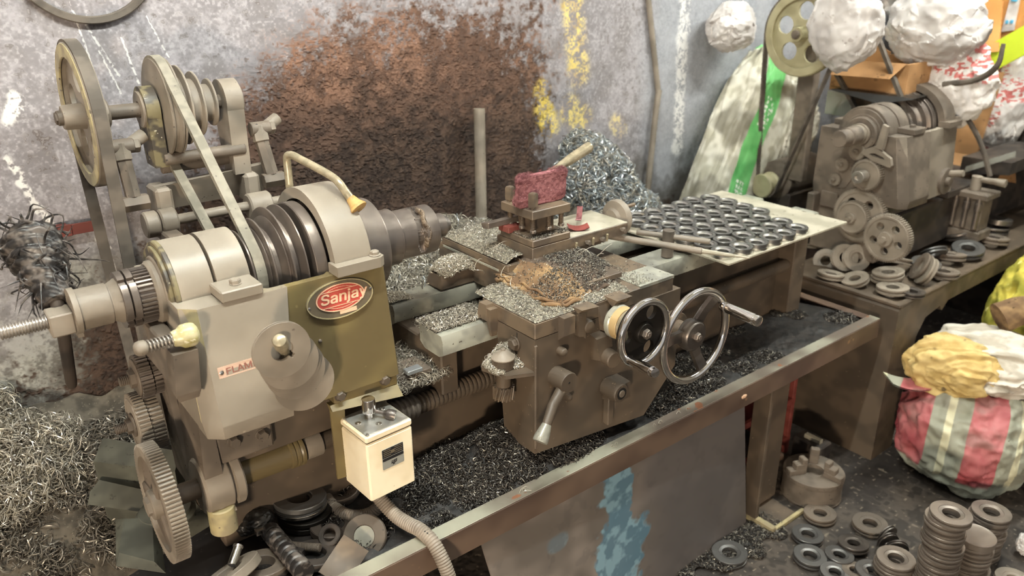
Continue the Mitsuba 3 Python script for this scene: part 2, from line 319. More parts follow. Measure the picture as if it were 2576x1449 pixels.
# ------------------------------------------------------------------ the workshop: back wall, floor, roof, far end wall
struct('floor', cbox(-3.2, 4.4, -4.2, WALL_Y+.2, -.1, 0, .001), 'floor_mat', False)
struct('wall_back', cbox(-3.2, 4.4, WALL_Y, WALL_Y+.2, 0, 2.9, .001), 'wall_mat', False)
struct('wall_right', cbox(4.2, 4.4, -4.2, WALL_Y, 0, 2.9, .001), 'ceiling_mat', False)
struct('ceiling', cbox(-3.2, 4.4, -2.6, WALL_Y+.2, 2.9, 3.0, .001), 'ceiling_mat', False)
def tube_lamp(x, y, z, L=1.2):
    k = thing('tube_lamp', f'white batten tube lamp hung above the {"first" if x < .8 else "second"} lathe', 'lamp')
    part(k, 'batten', cbox(x-L/2, x+L/2, y-.02, y+.02, z+.03, z+.075), 'sheet_light')
    for s in (-1, 1): part(k, 'rod', cyl((x+s*.4, y, z+.07), (x+s*.4, y, 2.9), .005), 'steel')
    g = put(key_for(k+'__tube'), rev((x-L/2, y, z), (1, 0, 0), [(0, .001), (0, .018), (L, .018), (L, .001)][::1], 20), 'sheet_light', True)
    scene[g]['emitter'] = {'type': 'area', 'radiance': rgb(TUBE_GLOW)}
tube_lamp(-.35, -.45, 2.15); tube_lamp(1.75, -.5, 2.2)
k = thing('bulb_lamp', 'added unseen bulb lamp on a low stand in front at the left, for warm doorway light', 'lamp')  # added lamp, stands in for low warm light from a sunlit doorway
part(k, 'stand', cat(cyl((-2.0, -2.1, 0), (-2.0, -2.1, .03), .16), cyl((-2.0, -2.1, .03), (-2.0, -2.1, .60), .014)), 'black_steel')
part(k, 'socket', cyl((-2.0, -2.1, .58), (-2.0, -2.1, .66), .03), 'black')
scene[key_for(k+'__bulb')] = {'type': 'sphere', 'center': [-2.0, -2.1, .78], 'radius': .125, 'bsdf': {'type': 'ref', 'id': 'cream'}, 'emitter': {'type': 'area', 'radiance': rgb(ADDED_BULB_GLOW)}}

# ------------------------------------------------------------------ the lathe (spindle axis: y = 0, z = 0.9)
import manifold3d as mf
def man(m):
    v, f = (m.vertices, m.faces) if hasattr(m, 'vertices') else m
    t = trimesh.Trimesh(np.asarray(v, float), np.asarray(f, int), process=False); t.merge_vertices(digits_vertex=7); t.update_faces(t.nondegenerate_faces())
    if t.volume < 0: t.invert()
    r = mf.Manifold(mf.Mesh(np.asarray(t.vertices, np.float32), np.asarray(t.faces, np.uint32)))
    if r.is_empty(): raise ValueError('not a closed mesh')
    return r
def unman(m): q = m.to_mesh(); return np.array(q.vert_properties[:, :3], float), np.array(q.tri_verts, int)
SP = (0.0, 0.9)
def ax(x, r0, x1, **k): return cyl((x, 0, .9), (x1, 0, .9), r0, **k)
def headstock(L, d, pal):
    """The belt-driven headstock, shared by both lathes; d shifts it, pal names its materials."""
    sh = lambda m: move(m if not isinstance(m, list) else cat(m), None, d)
    pp = lambda par, name, m, mt, smooth=35, label=None: part(par, name, sh(m), pal.get(mt, mt), smooth, label)
    A = hull([(-.520, .13, .904), (-.362, .13, .904), (-.362, -.12, .904), (-.500, -.12, .904), (-.520, -.102, .904), (-.524, .13, .735), (-.388, .13, .735), (-.388, -.158, .735), (-.502, -.158, .735), (-.524, -.138, .735),
              (-.518, .13, .705), (-.391, .13, .705), (-.391, -.157, .705), (-.500, -.157, .705), (-.520, -.139, .705), (-.502, -.162, .729), (-.391, -.162, .729)])
    B = hull([(-.41, .13, .904), (-.196, .13, .904), (-.196, -.12, .904), (-.41, -.12, .904), (-.193, -.117, .902), (-.193, .13, .902), (-.41, .13, .70), (-.186, .13, .70), (-.186, -.132, .70), (-.189, -.135, .70), (-.41, -.135, .70)])
    tub = man(cbox(-.395, -.286, -.106, .106, .78, 1.1, .008))+man(cbox(-.29, -.222, -.10, .10, .79, 1.1, .008))+man(cyl((-.6, 0, .9), (-.1, 0, .9), .034))
    hs = part(L, 'headstock', sh(unman(man(A)-tub)), pal['paint'], 30)
    pp(hs, 'front_panel', unman(man(B)-tub), 'olive', 30)
    pp(hs, 'corner_strip', hull([(-.5205, -.101, .905), (-.4995, -.1212, .905), (-.5246, -.1372, .735), (-.5012, -.1592, .735), (-.515, -.095, .90), (-.495, -.112, .9), (-.519, -.13, .74), (-.497, -.15, .74)]), 'worn')
    def arch(r, ri, skirt): return Point(0, .9).buffer(r, 48).union(sbox(-r, .9-skirt, r, .9)).intersection(sbox(-1, .9-skirt, 1, 2)).difference(Point(0, .9).buffer(ri, 48)).difference(sbox(-ri, 0, ri, .9))
    # front bearing cap (over the bull gear) with its bolted ledge
    c1 = pp(hs, 'bearing_cap', [extr(arch(.1195, .101, .0), 'yz', -.278, -.216), extr(Polygon(np.array(arch(.119, .05, .0).exterior.coords)), 'yz', -.217, -.2125)], 'paint', 40)
    led = Polygon([(-.284, -.137), (-.207, -.137), (-.197, -.129), (-.197, -.104), (-.284, -.104)])
    pp(hs, 'cap_ledge', extr(led, 'xy', .9045, .921), 'paint'); pp(hs, 'cap_ledge', extr(affinity.scale(led, 1, -1, origin=(0, 0)), 'xy', .9045, .921), 'paint')
    pp(hs, 'hex_bolt', cat(cyl((-.209, -.121, .921), (-.209, -.121, .923), .010), hexbolt((-.209, -.121, .923), (0, 0, 1), .0075, .006)), 'paint')
    # rear bearing cap in two halves
    pp(hs, 'bearing_cap', extr(arch(.077, .035, .0), 'yz', -.451, -.400), 'paint', 40)
    pp(hs, 'bearing_cap', extr(arch(.076, .035, .002), 'yz', -.506, -.456), 'paint', 40)
    pp(hs, 'cap_ledge', cbox(-.463, -.400, -.124, -.072, .9045, .9215, .002), 'paint'); pp(hs, 'cap_ledge', cbox(-.463, -.400, .072, .124, .9045, .9215, .002), 'paint')
    pp(hs, 'hex_bolt', cat(cyl((-.433, -.101, .9215), (-.433, -.101, .923), .009), hexbolt((-.433, -.101, .923), (0, 0, 1), .0085, .007)), 'paint')
    pp(hs, 'end_cover', [ring((-.5135, 0, .9), (1, 0, 0), .008, .0775, .045, .0015), ring((-.519, 0, .9), (1, 0, 0), .006, .070, .045, .001), cbox(-.514, -.507, -.062, -.05, .80, .86, .001)], 'chip', 40)
    pp(hs, 'end_collar', [ring((-.531, 0, .9), (1, 0, 0), .014, .0495, .030, .004), ring((-.521, 0, .9), (1, 0, 0), .007, .056, .030, .002)], 'castl', 40)
    # spindle with its cone pulley
    sp = part(L, 'spindle', sh(cat(ax(-.64, .0235, .0), ax(-.60, .027, -.39, b=.002))), pal['steel'])
    pul = pp(L, 'cone_pulley', [], 'steel') if False else None
    def vp(x0, x1, r, rg, w=.0028):     # one step: two flanges and a groove
        return rev((x0, 0, .9), (1, 0, 0), [(0, .03), (0, r-.001), (.0006, r), (w, r), ((x1-x0)*.38, rg), ((x1-x0)*.62, rg), (x1-x0-w, r), (x1-x0-.0006, r), (x1-x0, r-.001), (x1-x0, .03)], 72)
    cp = part(L, 'cone_pulley', sh(cat(vp(-.392, -.3625, .069, .056), vp(-.3625, -.337, .083, .066), vp(-.337, -.312, .097, .078), ring((-.345, 0, .9), (1, 0, 0), .008, .0695, .03, .0015, 72), ring((-.320, 0, .9), (1, 0, 0), .008, .083, .03, .0015, 72))), pal['pulley'], 25)
    pp(cp, 'flange', ring((-.300, 0, .9), (1, 0, 0), .020, .0975, .03, .0015, 72), 'pulley', 25)
    a = math.radians(222); pp(cp, 'grub_hole', [orient(rev((0, 0, 0), (0, 0, 1), [(0, 0), (0, .0042), (.001, .0042), (.001, 0)], 16), (-.350, .0682*math.cos(a), .9+.0682*math.sin(a)), (0, math.cos(a), math.sin(a)))], 'black')
    pp(L, 'bull_gear', gear((-.262, 0, .9), (1, 0, 0), .098, .03, 66, .004), 'pulley')
    return hs, sp, pp

def lathe_one():
    L = thing('lathe', 'olive and grey belt-driven metal lathe in front with oval red nameplate', 'lathe')
    pal = dict(paint='paint', olive='paint_olive', worn='paint_worn', chip='paint_chip', castl='cast_light', steel='steel_dusty', pulley='steel_dusty')
    hs, sp, pp = headstock(L, (0, 0, 0), pal)
    # chuck on the spindle nose
    ch = part(L, 'chuck', cat(rev((-.2122, 0, .9), (1, 0, 0), [(0, .03), (0, .078), (.004, .081), (.054, .081), (.058, .0795), (.060, .075), (.060, .0)], 72)), 'steel_dusty', 30)
    body = man(rev((-.156, 0, .9), (1, 0, 0), [(0, 0), (0, .0515), (.044, .0515), (.045, .052), (.046, .0465), (.0475, .0455), (.1255, .0455), (.127, .044), (.127, 0)], 72))
    rg = np.random.default_rng(3); cuts = None
    for i, a in enumerate(np.radians(np.linspace(98, 204, 15))):
        w = .017+.004*math.sin(i*1.9)*(i % 2)-(.006 if i in (0, 14) else 0); x = -.066+.0035*math.sin(i*.5); e = np.array([0, math.cos(a), math.sin(a)])
        c = cyl(np.array([x-w/2, 0, .9])+e*.050, np.array([x+w/2, 0, .9])+e*.050, .0175, n=12)
        cuts = man(c) if cuts is None else cuts+man(c)
    part(ch, 'torn_edge', cat([blob(np.array([-.0545+.0035*math.sin(i*.5), 0, .9])+.0410*np.array([0, math.cos(a), math.sin(a)]), (.0034+.001*math.sin(i*2), .006, .006), i, .3, 3, 2) for i, a in enumerate(np.radians(np.linspace(98, 204, 24)))]), 'bronze_dirt', 50)
    part(ch, 'collet_body', unman(body-cuts), 'steel_dusty', 30, 'grey collar with a rough torn slot')
    part(ch, 'nose', rev((-.029, 0, .9), (1, 0, 0), [(0, .03), (.001, .0215), (.030, .0212), (.034, .019), (.034, .015), (.042, .0145), (.043, .011), (.041, .010), (.037, .0)], 48), 'steel_dark', 30)
    # left end of the spindle: gear, lock rings, sleeve, drawbar
    part(sp, 'gear', gear((-.553, 0, .9), (1, 0, 0), .0435, .0225, 38, .0042, .02), 'steel_dusty', 25)
    for x, r in ((-.5635, .044), (-.5755, .043)):
        g = man(extr(Point(0, .9).buffer(r, 32).difference(Point(0, .9).buffer(.022, 24)), 'yz', x, x+.0095)); pc = None
        for a in (35, 125, 215, 305): pc_ = man(about(cbox(x-.01, x+.02, r-.006, r+.01, .895, .905, .0005), (0, 0, .9), [1, 0, 0], a)); pc = pc_ if pc is None else pc+pc_
        part(sp, 'lock_ring', unman(g-pc), 'steel_dusty', 30)
    part(sp, 'sleeve', rev((-.632, 0, .9), (1, 0, 0), [(0, .0), (0, .0295), (.001, .0305), (.042, .0305), (.043, .0285), (.045, .0285), (.058, .035), (.060, .035), (.060, 0)], 48), 'cast_light')
    part(sp, 'washer', extr(Point(0, .9).buffer(.034, 32).union(sbox(-.012, .862, .016, .90)), 'yz', -.640, -.632), 'cast_light')
    part(sp, 'drawbar_block', cbox(-.672, -.640, -.017, .024, .872, .905, .002), 'cast_light')
    part(sp, 'drawbar', threads((-.668, 0, .893), (-.732, 0, .893), .0105, .0038, .002), 'steel', 25)
    part(sp, 'crank_bar', tube([(-.652, .092, .742), (-.652, .088, .752), (-.652, .02, .885), (-.652, .03, .92), (-.655, .10, .962)], [.007, .0085, .0095, .010, .010], 14), 'cast_dark', 40)
    # nameplates and rivets
    e = affinity.translate(affinity.scale(Point(0, 0).buffer(1, 40), .0585, .0315), -.279, .864); tilt = math.degrees(math.atan2(.015, .2))
    def fp(m): return about(m, (-.279, -.1230, .864), [1, 0, 0], -tilt)
    np_ = part(hs, 'nameplate', fp(extr(e, 'xz', -.1265, -.1225)), 'plate_grey', label='oval nameplate lettered Sanjay in cream on red')
    part(np_, 'border', fp(extr(e.difference(affinity.scale(e, .965, .95)), 'xz', -.1273, -.1240)), 'paint_worn')
    inner = affinity.translate(affinity.scale(Point(0, 0).buffer(1, 40), .0425, .0225), -.279, .867)
    part(np_, 'red_field', fp(extr(inner, 'xz', -.1272, -.1250)), 'plate_red')
    bars = unary_union([inner.difference(affinity.scale(inner, .95, .93))]+[sbox(-.33, .867+s*.0128-.0005, -.22, .867+s*.0128+.0005).intersection(inner) for s in (-1, 1)]+
                       [affinity.scale(inner, .80, .80).difference(affinity.scale(inner, .775, .775)).intersection(unary_union([sbox(-.4, .8798, 0, 1), sbox(-.4, .8, 0, .8542)]))])
    part(np_, 'field_lines', fp(extr(bars, 'xz', -.1278, -.1270)), 'letter_cream')
    def letters(txt, h, x, y, z, shear=.0, bold=True, depth=.0006, stretch=1.0):
        m = meshkit.text_mesh(txt, h, depth, bold); v = np.array(m.vertices); v[:, 0] = v[:, 0]*stretch+shear*v[:, 1]; v[:, 0] -= v[:, 0].min()
        return np.stack([x+v[:, 0], y-v[:, 2], z+v[:, 1]], 1), np.array(m.faces)
    part(np_, 'lettering', fp(letters('Sanjay', .0165, -.3135, -.1271, .8605, .12, True, .0008, 1.16)), 'letter_cream', False)
    part(np_, 'number_tab', fp(extr(sbox(-.283, .8385, -.253, .8455), 'xz', -.1272, -.1250)), 'letter_cream')
    for x, z in ((-.3335, .861), (-.2245, .868)): part(np_, 'rivet', fp(rev((x, -.1262, z), (0, -1, 0), [(0, 0), (0, .0028), (.0012, .0024), (.002, 0)], 14)), 'bright_steel')
    tl = math.degrees(math.atan2(.038, .169))
    def ft(m): return about(m, (-.44, -.1412, .807), [1, 0, 0], -tl)
    fl = part(hs, 'nameplate', ft(extr(sbox(-.4905, .7985, -.372, .8155), 'xz', -.1432, -.1405)), 'plate_pink', label='long plate lettered FLAME')
    part(fl, 'border', ft(extr(sbox(-.4905, .7985, -.372, .8155).difference(sbox(-.4795, .8005, -.373, .8135)), 'xz', -.1438, -.1430)), 'plate_pink')
    part(fl, 'lettering', ft(letters('FLAME', .0092, -.4785, -.1431, .8022, 0, True, .0006, 1.18)), 'letter_brown', False)
    part(fl, 'rivet', ft(rev((-.4858, -.1430, .807), (0, -1, 0), [(0, 0), (0, .0036), (.002, .0032), (.0035, 0)], 14)), 'bright_steel')
    part(hs, 'rivet', rev((-.322, -.1275, .803), (0, -1, 0), [(0, 0), (0, .003), (.003, .0027), (.005, 0)], 12), 'cast')
    # index bolt that carries the hung discs
    part(hs, 'index_bolt', cat(cyl((-.382, -.146, .785), (-.4225, -.226, .869), .0078), rev((-.4175, -.2155, .858), (-.0405, -.080, .084), [(0, 0), (0, .0098), (.001, .0105), (.022, .0105), (.026, .0092), (.0275, .006), (.028, 0)], 24)), 'ivory_steel', label='pale steel bolt with a rounded head')
    # bent back-gear handle with a wood-coloured end
    h = part(L, 'gear_handle', tube([(-.262, .07, .97), (-.2615, .07, 1.035), (-.261, .068, 1.058), (-.257, .055, 1.0625), (-.2495, .030, 1.0565), (-.233, -.01, 1.043), (-.2275, -.045, 1.034), (-.2215, -.06, 1.018), (-.216, -.068, 1.005)], .0068, 12, 4), 'ivory_steel', 40)
    part(h, 'handle_tip', rev((-.2165, -.0665, 1.0065), (.0055, -.0135, -.0135), [(0, 0), (0, .0078), (.012, .0105), (.020, .0152), (.0225, .0152), (.0235, .0135), (.0235, 0)], 24), 'wood_tip')
    # spring plunger and tumbler bracket at the left end
    sg = part(L, 'tumbler_bracket', cat(hull([(-.552, -.128, .865), (-.518, -.128, .865), (-.552, -.165, .865), (-.518, -.165, .865), (-.556, -.16, .80), (-.522, -.16, .80), (-.556, -.12, .80), (-.522, -.12, .80), (-.553, -.155, .787), (-.525, -.155, .787)]), cbox(-.549, -.524, -.13, .02, .79, .86, .003)), 'cast')
    part(sg, 'plunger', rev((-.597, -.15, .882), (1, 0, 0), [(0, 0), (.001, .006), (.004, .0095), (.009, .0108), (.015, .0103), (.018, .008), (.019, .0055), (.06, .0055)], 24), 'cast_light', 40)
    hx = np.linspace(0, 1, 120); part(sg, 'spring', tube(np.stack([-.578+.034*hx, -.15+.0082*np.cos(hx*7*2*PI), .882+.0082*np.sin(hx*7*2*PI)], 1), .0014, 6), 'steel', 60)
    part(sg, 'cap', rev((-.546, -.15, .883), (1, 0, 0), [(0, 0), (0, .010), (.003, .0115), (.008, .0125), (.014, .0168), (.026, .0172), (.031, .0155), (.035, .010), (.0365, 0)], 28), 'ball_cream', 50)
    part(L, 'headstock_foot', cat(cbox(-.31, -.189, -.131, -.09, .679, .7135, .002)), 'paint_olive')
    for x in (-.300, -.215):
        part(L, 'hex_bolt', cat(cyl((x, -.131, .6965), (x, -.1335, .6965), .0095), hexbolt((x, -.1335, .697), (0, -1, 0), .0085, .007)), 'cast_brown')
    # bed: two ways, webs, gap, end bracket
    bed = part(L, 'bed', cat(cbox(-.50, 1.12, -.052, -.022, .4335, .618, .003), cbox(-.078, 1.12, -.052, -.022, .6, .706, .003), cbox(-.50, 1.12, .075, .105, .4335, .618, .003), cbox(-.078, 1.12, .06, .10, .6, .70, .003),
                            cbox(-.49, -.19, -.09, .12, .612, .702, .003), cbox(-.19, -.08, -.05, -.03, .60, .655, .003), cbox(-.078, -.04, -.1, .115, .60, .70, .003), cbox(.45, .50, -.05, .1, .45, .70, .003), cbox(1.06, 1.12, -.1, .115, .4335, .70, .003)), 'cast_brown')
    wp = Polygon([(-.105, .735), (-.047, .735), (-.044, .732), (-.044, .70), (-.06, .69), (-.108, .69), (-.122, .697), (-.122, .7235), (-.1175, .7345)])
    part(bed, 'way', extr(wp, 'yz', -.087, 1.12), 'way_steel')
    part(bed, 'way', extr(Polygon([(.057, .735), (.115, .735), (.118, .732), (.118, .70), (.07, .69), (.054, .70), (.052, .7235)]), 'yz', -.085, 1.12), 'way_steel')
    part(bed, 'gap_ledge', cat(cbox(-.186, -.092, -.09, -.03, .652, .664, .002)), 'cast')
    part(L, 'end_bracket', cat(cbox(-.500, -.41, -.106, -.02, .630, .690, .004), hull([(-.52, -.10, .72), (-.50, -.10, .72), (-.53, -.115, .60), (-.50, -.115, .60), (-.53, .02, .60), (-.50, .02, .60), (-.52, .03, .72), (-.50, .03, .72)])), 'cast')
    for x, z in ((-.474, .667), (-.429, .661)): part(L, 'hex_bolt', cat(cyl((x, -.106, z), (x, -.108, z), .0105), hexbolt((x, -.108, z), (0, -1, 0), .0098, .009)), 'cast')
    # lead screw, its housing and collars
    ls = (-.077, .588)
    sc = part(L, 'lead_screw', cat(threads((-.27, ls[0], ls[1]), (.05, ls[0], ls[1]), .0195, .0098, .0042, 28), cyl((.05, ls[0], ls[1]), (1.08, ls[0], ls[1]), .016), cyl((-.59, ls[0], ls[1]), (-.27, ls[0], ls[1]), .0165)), 'cast_brown', 25)
    part(sc, 'boot', threads((-.21, ls[0], ls[1]), (-.125, ls[0], ls[1]), .0232, .0105, .003, 28), 'rubber', 40, 'dark ribbed section')
    part(sc, 'shaft_block', rev((-.475, ls[0], ls[1]), (1, 0, 0), [(0, 0), (0, .0235), (.092, .0245), (.094, .027), (.100, .027), (.101, .0245), (.104, .0275), (.1085, .0275), (.109, .025), (.113, .0275), (.1175, .0275), (.119, .0)], 40), 'paint_olive', 30)
    part(sc, 'collar', cyl((-.353, ls[0], ls[1]), (-.322, ls[0], ls[1]), .0225), 'cast_light')
    hb = part(L, 'shaft_housing', cat(rev((-.532, ls[0], ls[1]), (1, 0, 0), [(0, 0), (0, .044), (.004, .048), (.040, .048), (.043, .046), (.0435, .040), (.047, .041), (.049, .047), (.061, .047), (.064, .043), (.064, 0)], 48),
             hull([(-.53, -.10, .57), (-.49, -.10, .57), (-.53, -.12, .55), (-.49, -.12, .55), (-.53, -.04, .53), (-.49, -.04, .53)])), 'cast_light', 35)
    part(hb, 'clamp_lug', cat(cyl((-.511, -.108, .515), (-.511, -.108, .562), .0215, b=.002)), 'paint_worn')
    part(hb, 'lug_bolt', cyl((-.511, -.108, .562), (-.511, -.108, .578), .0118), 'cast_light')
    # change gears on the quadrant
    q = part(L, 'gear_quadrant', cat(hull([(-.533, .02, .83), (-.533, .07, .83), (-.533, -.03, .56), (-.533, .05, .56), (-.522, .02, .83), (-.522, .07, .83), (-.522, -.03, .56), (-.522, .05, .56)])), 'cast')
    G = lambda x, y, z, r, w, nn, mt='steel_dusty', sp_=0, bore=.0: part(L, 'change_gear', gear((x, y, z), (1, 0, 0), r, w, nn, .0042, bore, sp_), mt, 25)
    G(-.549, .014, .832, .0275, .018, 22); G(-.5385, .04, .79, .022, .012, 18)
    a = G(-.566, .044, .748, .0365, .0185, 30, sp_=4)
    part(a, 'stud', cat(threads((-.592, .044, .748), (-.575, .044, .748), .008, .0025, .0012, 14), hexbolt((-.577, .044, .748), (1, 0, 0), .0155, .011), ring((-.5685, .044, .748), (1, 0, 0), .003, .031, .01)), 'cast')
    G(-.5455, .044, .748, .0355, .017, 26, sp_=2)
    b = G(-.583, .049, .664, .0525, .0175, 46, 'cast_light'); G(-.564, .049, .664, .050, .019, 44, 'cast_light', 3)
    part(b, 'web', ring((-.5845, .049, .664), (1, 0, 0), .003, .046, .040), 'cast_light')
    part(b, 'stud', cat(threads((-.612, .049, .664), (-.592, .049, .664), .0075, .0025, .0012, 14), hexbolt((-.595, .049, .664), (1, 0, 0), .013, .012), cyl((-.587, .049, .664), (-.583, .049, .664), .020)), 'cast')
    big = part(L, 'change_gear', gear((-.5995, ls[0], ls[1]), (1, 0, 0), .0965, .023, 92, .004, .078), 'cast_light', 25)
    part(big, 'web', ring((-.593, ls[0], ls[1]), (1, 0, 0), .010, .080, .015), 'cast')
    for a_ in range(3):
        part(big, 'spoke', about(cbox(-.598, -.586, ls[0]-.011, ls[0]+.011, ls[1]+.015, ls[1]+.080, .003), (0, ls[0], ls[1]), [1, 0, 0], 20+120*a_), 'cast')
    part(big, 'hub', cat(cyl((-.606, ls[0], ls[1]), (-.575, ls[0], ls[1]), .024, b=.002), hexbolt((-.612, ls[0], ls[1]), (1, 0, 0), .016, .008)), 'cast_light')
    return L
LATHE = lathe_one()

# ------------------------------------------------------------------ carriage, slides, tool post, apron, handwheels
def carriage(L):
    sd = part(L, 'saddle', cat(cbox(.03, .30, -.243, -.085, .738, .770, .002), cbox(.28, .40, -.240, -.04, .700, .770, .002), cbox(.20, .40, -.16, .13, .739, .768, .002), hull([(.03, .058, .739), (.115, .058, .739), (.03, .112, .739), (.115, .112, .739), (.036, .065, .766), (.115, .065, .766), (.036, .105, .766), (.115, .105, .766), (.032, .058, .752), (.032, .112, .752)]),
                            cbox(.113, .30, -.10, .19, .736, .792, .002), cbox(.295, .40, .06, .13, .739, .766, .003)), 'bronze_dirt')
    part(sd, 'wiper', cat(hull([(.008, -.128, .742), (.03, -.128, .742), (.008, -.098, .742), (.03, -.098, .742), (.012, -.122, .771), (.03, -.122, .771), (.012, -.1, .771), (.03, -.1, .771)]), hull([(.012, -.135, .735), (.03, -.135, .735), (.012, -.124, .735), (.03, -.124, .735), (.018, -.131, .708), (.03, -.131, .708), (.018, -.124, .708), (.03, -.124, .708), (.012, -.135, .765), (.03, -.135, .765), (.012, -.12, .765), (.03, -.12, .765)])), 'bronze_dirt')
    part(sd, 'lug', hull([(.085, -.259, .770), (.112, -.259, .770), (.085, -.235, .770), (.112, -.235, .770), (.085, -.259, .735), (.112, -.259, .735), (.085, -.243, .722), (.112, -.243, .722)]), 'bronze_dirt')
    part(sd, 'lug', hull([(.125, -.262, .776), (.163, -.268, .776), (.125, -.235, .776), (.163, -.235, .776), (.125, -.25, .764), (.163, -.25, .764)]), 'bronze_dirt')
    part(sd, 'lug', hull([(.205, -.272, .776), (.245, -.272, .776), (.205, -.235, .776), (.245, -.235, .776), (.205, -.26, .760), (.245, -.26, .760)]), 'bronze_dirt')
    part(sd, 'stop_screw', cat(cyl((.285, -.115, .768), (.285, -.115, .798), .006), cyl((.285, -.115, .79), (.285, -.115, .803), .0075)), 'cast_brown')
    part(sd, 'wing_front', extr(Polygon([(.30, -.2405), (.3995, -.2405), (.3995, -.17), (.30, -.17)]), 'xy', .765, .7712), 'way_steel')
    cs = part(L, 'cross_slide', cat(cbox(.113, .295, -.060, .176, .792, .8065, .0012), cbox(.118, .29, -.20, .172, .782, .793, .001)), 'bronze_dirt')
    part(cs, 'gib_strip', cbox(.1115, .1135, -.03, .17, .786, .7905, .0004), 'way_steel')
    cm = part(L, 'compound_slide', cat(cbox(.157, .424, -.083, .034, .8135, .8395, .0015), cbox(.162, .35, -.08, .03, .8065, .8145, .001)), 'bronze_dirt')
    part(cm, 'top_block', cbox(.157, .257, -.0835, .022, .8400, .8545, .0018), 'bronze_dirt')
    part(cm, 'top_face', cbox(.258, .4235, -.0825, .0335, .8393, .8402, .0003), 'sheet_light')
    for x, z in ((.300, .822), (.342, .820), (.402, .829)):
        part(cm, 'gib_screw', cat(cyl((x, -.083, z), (x, -.094, z), .0035), hexbolt((x, -.089, z), (0, -1, 0), .006, .007)), 'cast')
    for x in (.27, .318, .358): part(cm, 'peg', cyl((x, -.086, .812), (x, -.088, .829), .0028), 'ivory_steel')
    dl = part(L, 'compound_dial', rev((.424, -.03, .834), (1, 0, 0), [(0, 0), (0, .020), (.008, .024), (.012, .0385), (.016, .0405), (.026, .0405), (.028, .039), (.028, .0)], 48), 'cast_light')
    part(dl, 'crank_pin', cyl((.452, -.042, .858), (.482, -.046, .861), .0042), 'bronze_dirt')
    part(dl, 'dot', cyl((.4515, -.052, .852), (.4525, -.052, .852), .0028), 'black')
    # four-way tool post
    tp = part(L, 'tool_post', cat(cbox(.186, .236, -.055, -.002, .8545, .897, .001), cbox(.163, .252, -.06, .016, .8545, .8575, .001)), 'bronze_dirt')
    part(tp, 'top_plate', cbox(.158, .258, -.081, .020, .8955, .9135, .0015), 'bronze_dirt', label='square top plate worn coppery brown')
    def clamp(x, y, top, bot=.868):
        c = part(tp, 'clamp_screw', threads((x, y, bot), (x, y, .914+top*.25), .0052, .0022, .0009, 16), 'bronze_dirt')
        part(c, 'screw_foot', cyl((x, y, bot-.003), (x, y, bot+.003), .0066), 'steel_dusty')
        if top > .01: part(c, 'square_head', hull(np.array([(a*.0068*k, b*.0068*k, z) for a in (-1, 1) for b in (-1, 1) for k, z in ((.9, .914+top*.25), (1, .9155+top*.25), (1, .928+top), (.75, .931+top))])@rot([0, 0, 1], 12).T+np.array([x, y, 0])), 'bronze_dirt')
    clamp(.1705, -.068, .016); clamp(.171, .006, .014); clamp(.210, -.069, .0); clamp(.245, -.067, .0); clamp(.173, -.030, .0); clamp(.246, .008, .0)
    st = part(tp, 'clamp_nut', rev((.208, -.03, .9135), (0, 0, 1), [(0, 0), (0, .015), (.03, .015), (.031, .0165), (.049, .0165), (.0505, .0145), (.0505, 0)], 32), 'ivory_steel')
    part(tp, 'lock_lever', rev((.217, -.03, .957), (.146, .005, .048), [(0, 0), (0, .0062), (.06, .0072), (.064, .0085), (.072, .0088), (.085, .0105), (.145, .0115), (.150, .0105), (.152, 0)], 20), 'ivory_steel')
    # apron
    ap = part(L, 'apron', cat(hull([(.03, -.243, .738), (.42, -.243, .738), (.42, -.11, .738), (.03, -.13, .738), (.03, -.243, .50), (.03, -.15, .50), (.33, -.243, .47), (.33, -.15, .47), (.42, -.243, .56), (.42, -.15, .56)])), 'cast_brown')
    part(ap, 'corner_bead', cbox(.029, .036, -.2455, -.240, .51, .728, .002), 'cast_brown')
    part(ap, 'saw_slot', cbox(.0292, .0305, -.193, -.191, .69, .735, .0002), 'black')
    for x, z, r in ((.151, .734, .0135), (.089, .7005, .0085), (.105, .60, .007)):
        part(ap, 'knob', rev((x, -.242, z), (0, -1, 0), [(0, 0), (0, r), (.012, r), (.016, r*.8), (.018, r*.3), (.018, 0)], 24), 'cast_brown')
    part(ap, 'plate_lug', extr(Polygon([(.124, .768), (.142, .768), (.142, .712), (.137, .718), (.124, .722)]), 'xz', -.256, -.242), 'cast_brown')
    part(ap, 'feed_knob', cat(hull([(.165, -.243, .71), (.205, -.243, .71), (.165, -.262, .705), (.205, -.262, .705), (.17, -.243, .655), (.205, -.243, .655), (.172, -.266, .66), (.205, -.266, .66)]), cyl((.192, -.262, .664), (.189, -.287, .664), .0165, b=.002)), 'cast_brown', 40)
    bk = part(ap, 'rod_bracket', cat(hull([(.205, -.243, .60), (.243, -.243, .60), (.205, -.28, .595), (.243, -.28, .598), (.205, -.243, .555), (.243, -.243, .555), (.21, -.283, .565), (.243, -.283, .565)]), cyl((.214, -.243, .583), (.214, -.286, .583), .0195, b=.002), cbox(.206, .222, -.26, -.244, .50, .57, .002)), 'cast_brown', 40)
    part(bk, 'bore', cat(rev((.214, -.2865, .583), (0, 1, 0), [(0, .0), (0, .0125), (.001, .0125), (.001, 0)], 28)), 'black'); part(bk, 'pin', cyl((.214, -.280, .583), (.214, -.2885, .583), .0075), 'cast')
    lv = part(ap, 'half_nut_lever', cat(rev((.080, -.243, .651), (0, -1, 0), [(0, 0), (0, .0195), (.030, .0200), (.037, .0205), (.039, .0195), (.039, 0)], 40), tube([(.074, -.270, .640), (.040, -.281, .618), (.012, -.297, .596)], [.0105, .0095, .0085], 14)), 'cast_brown', 40)
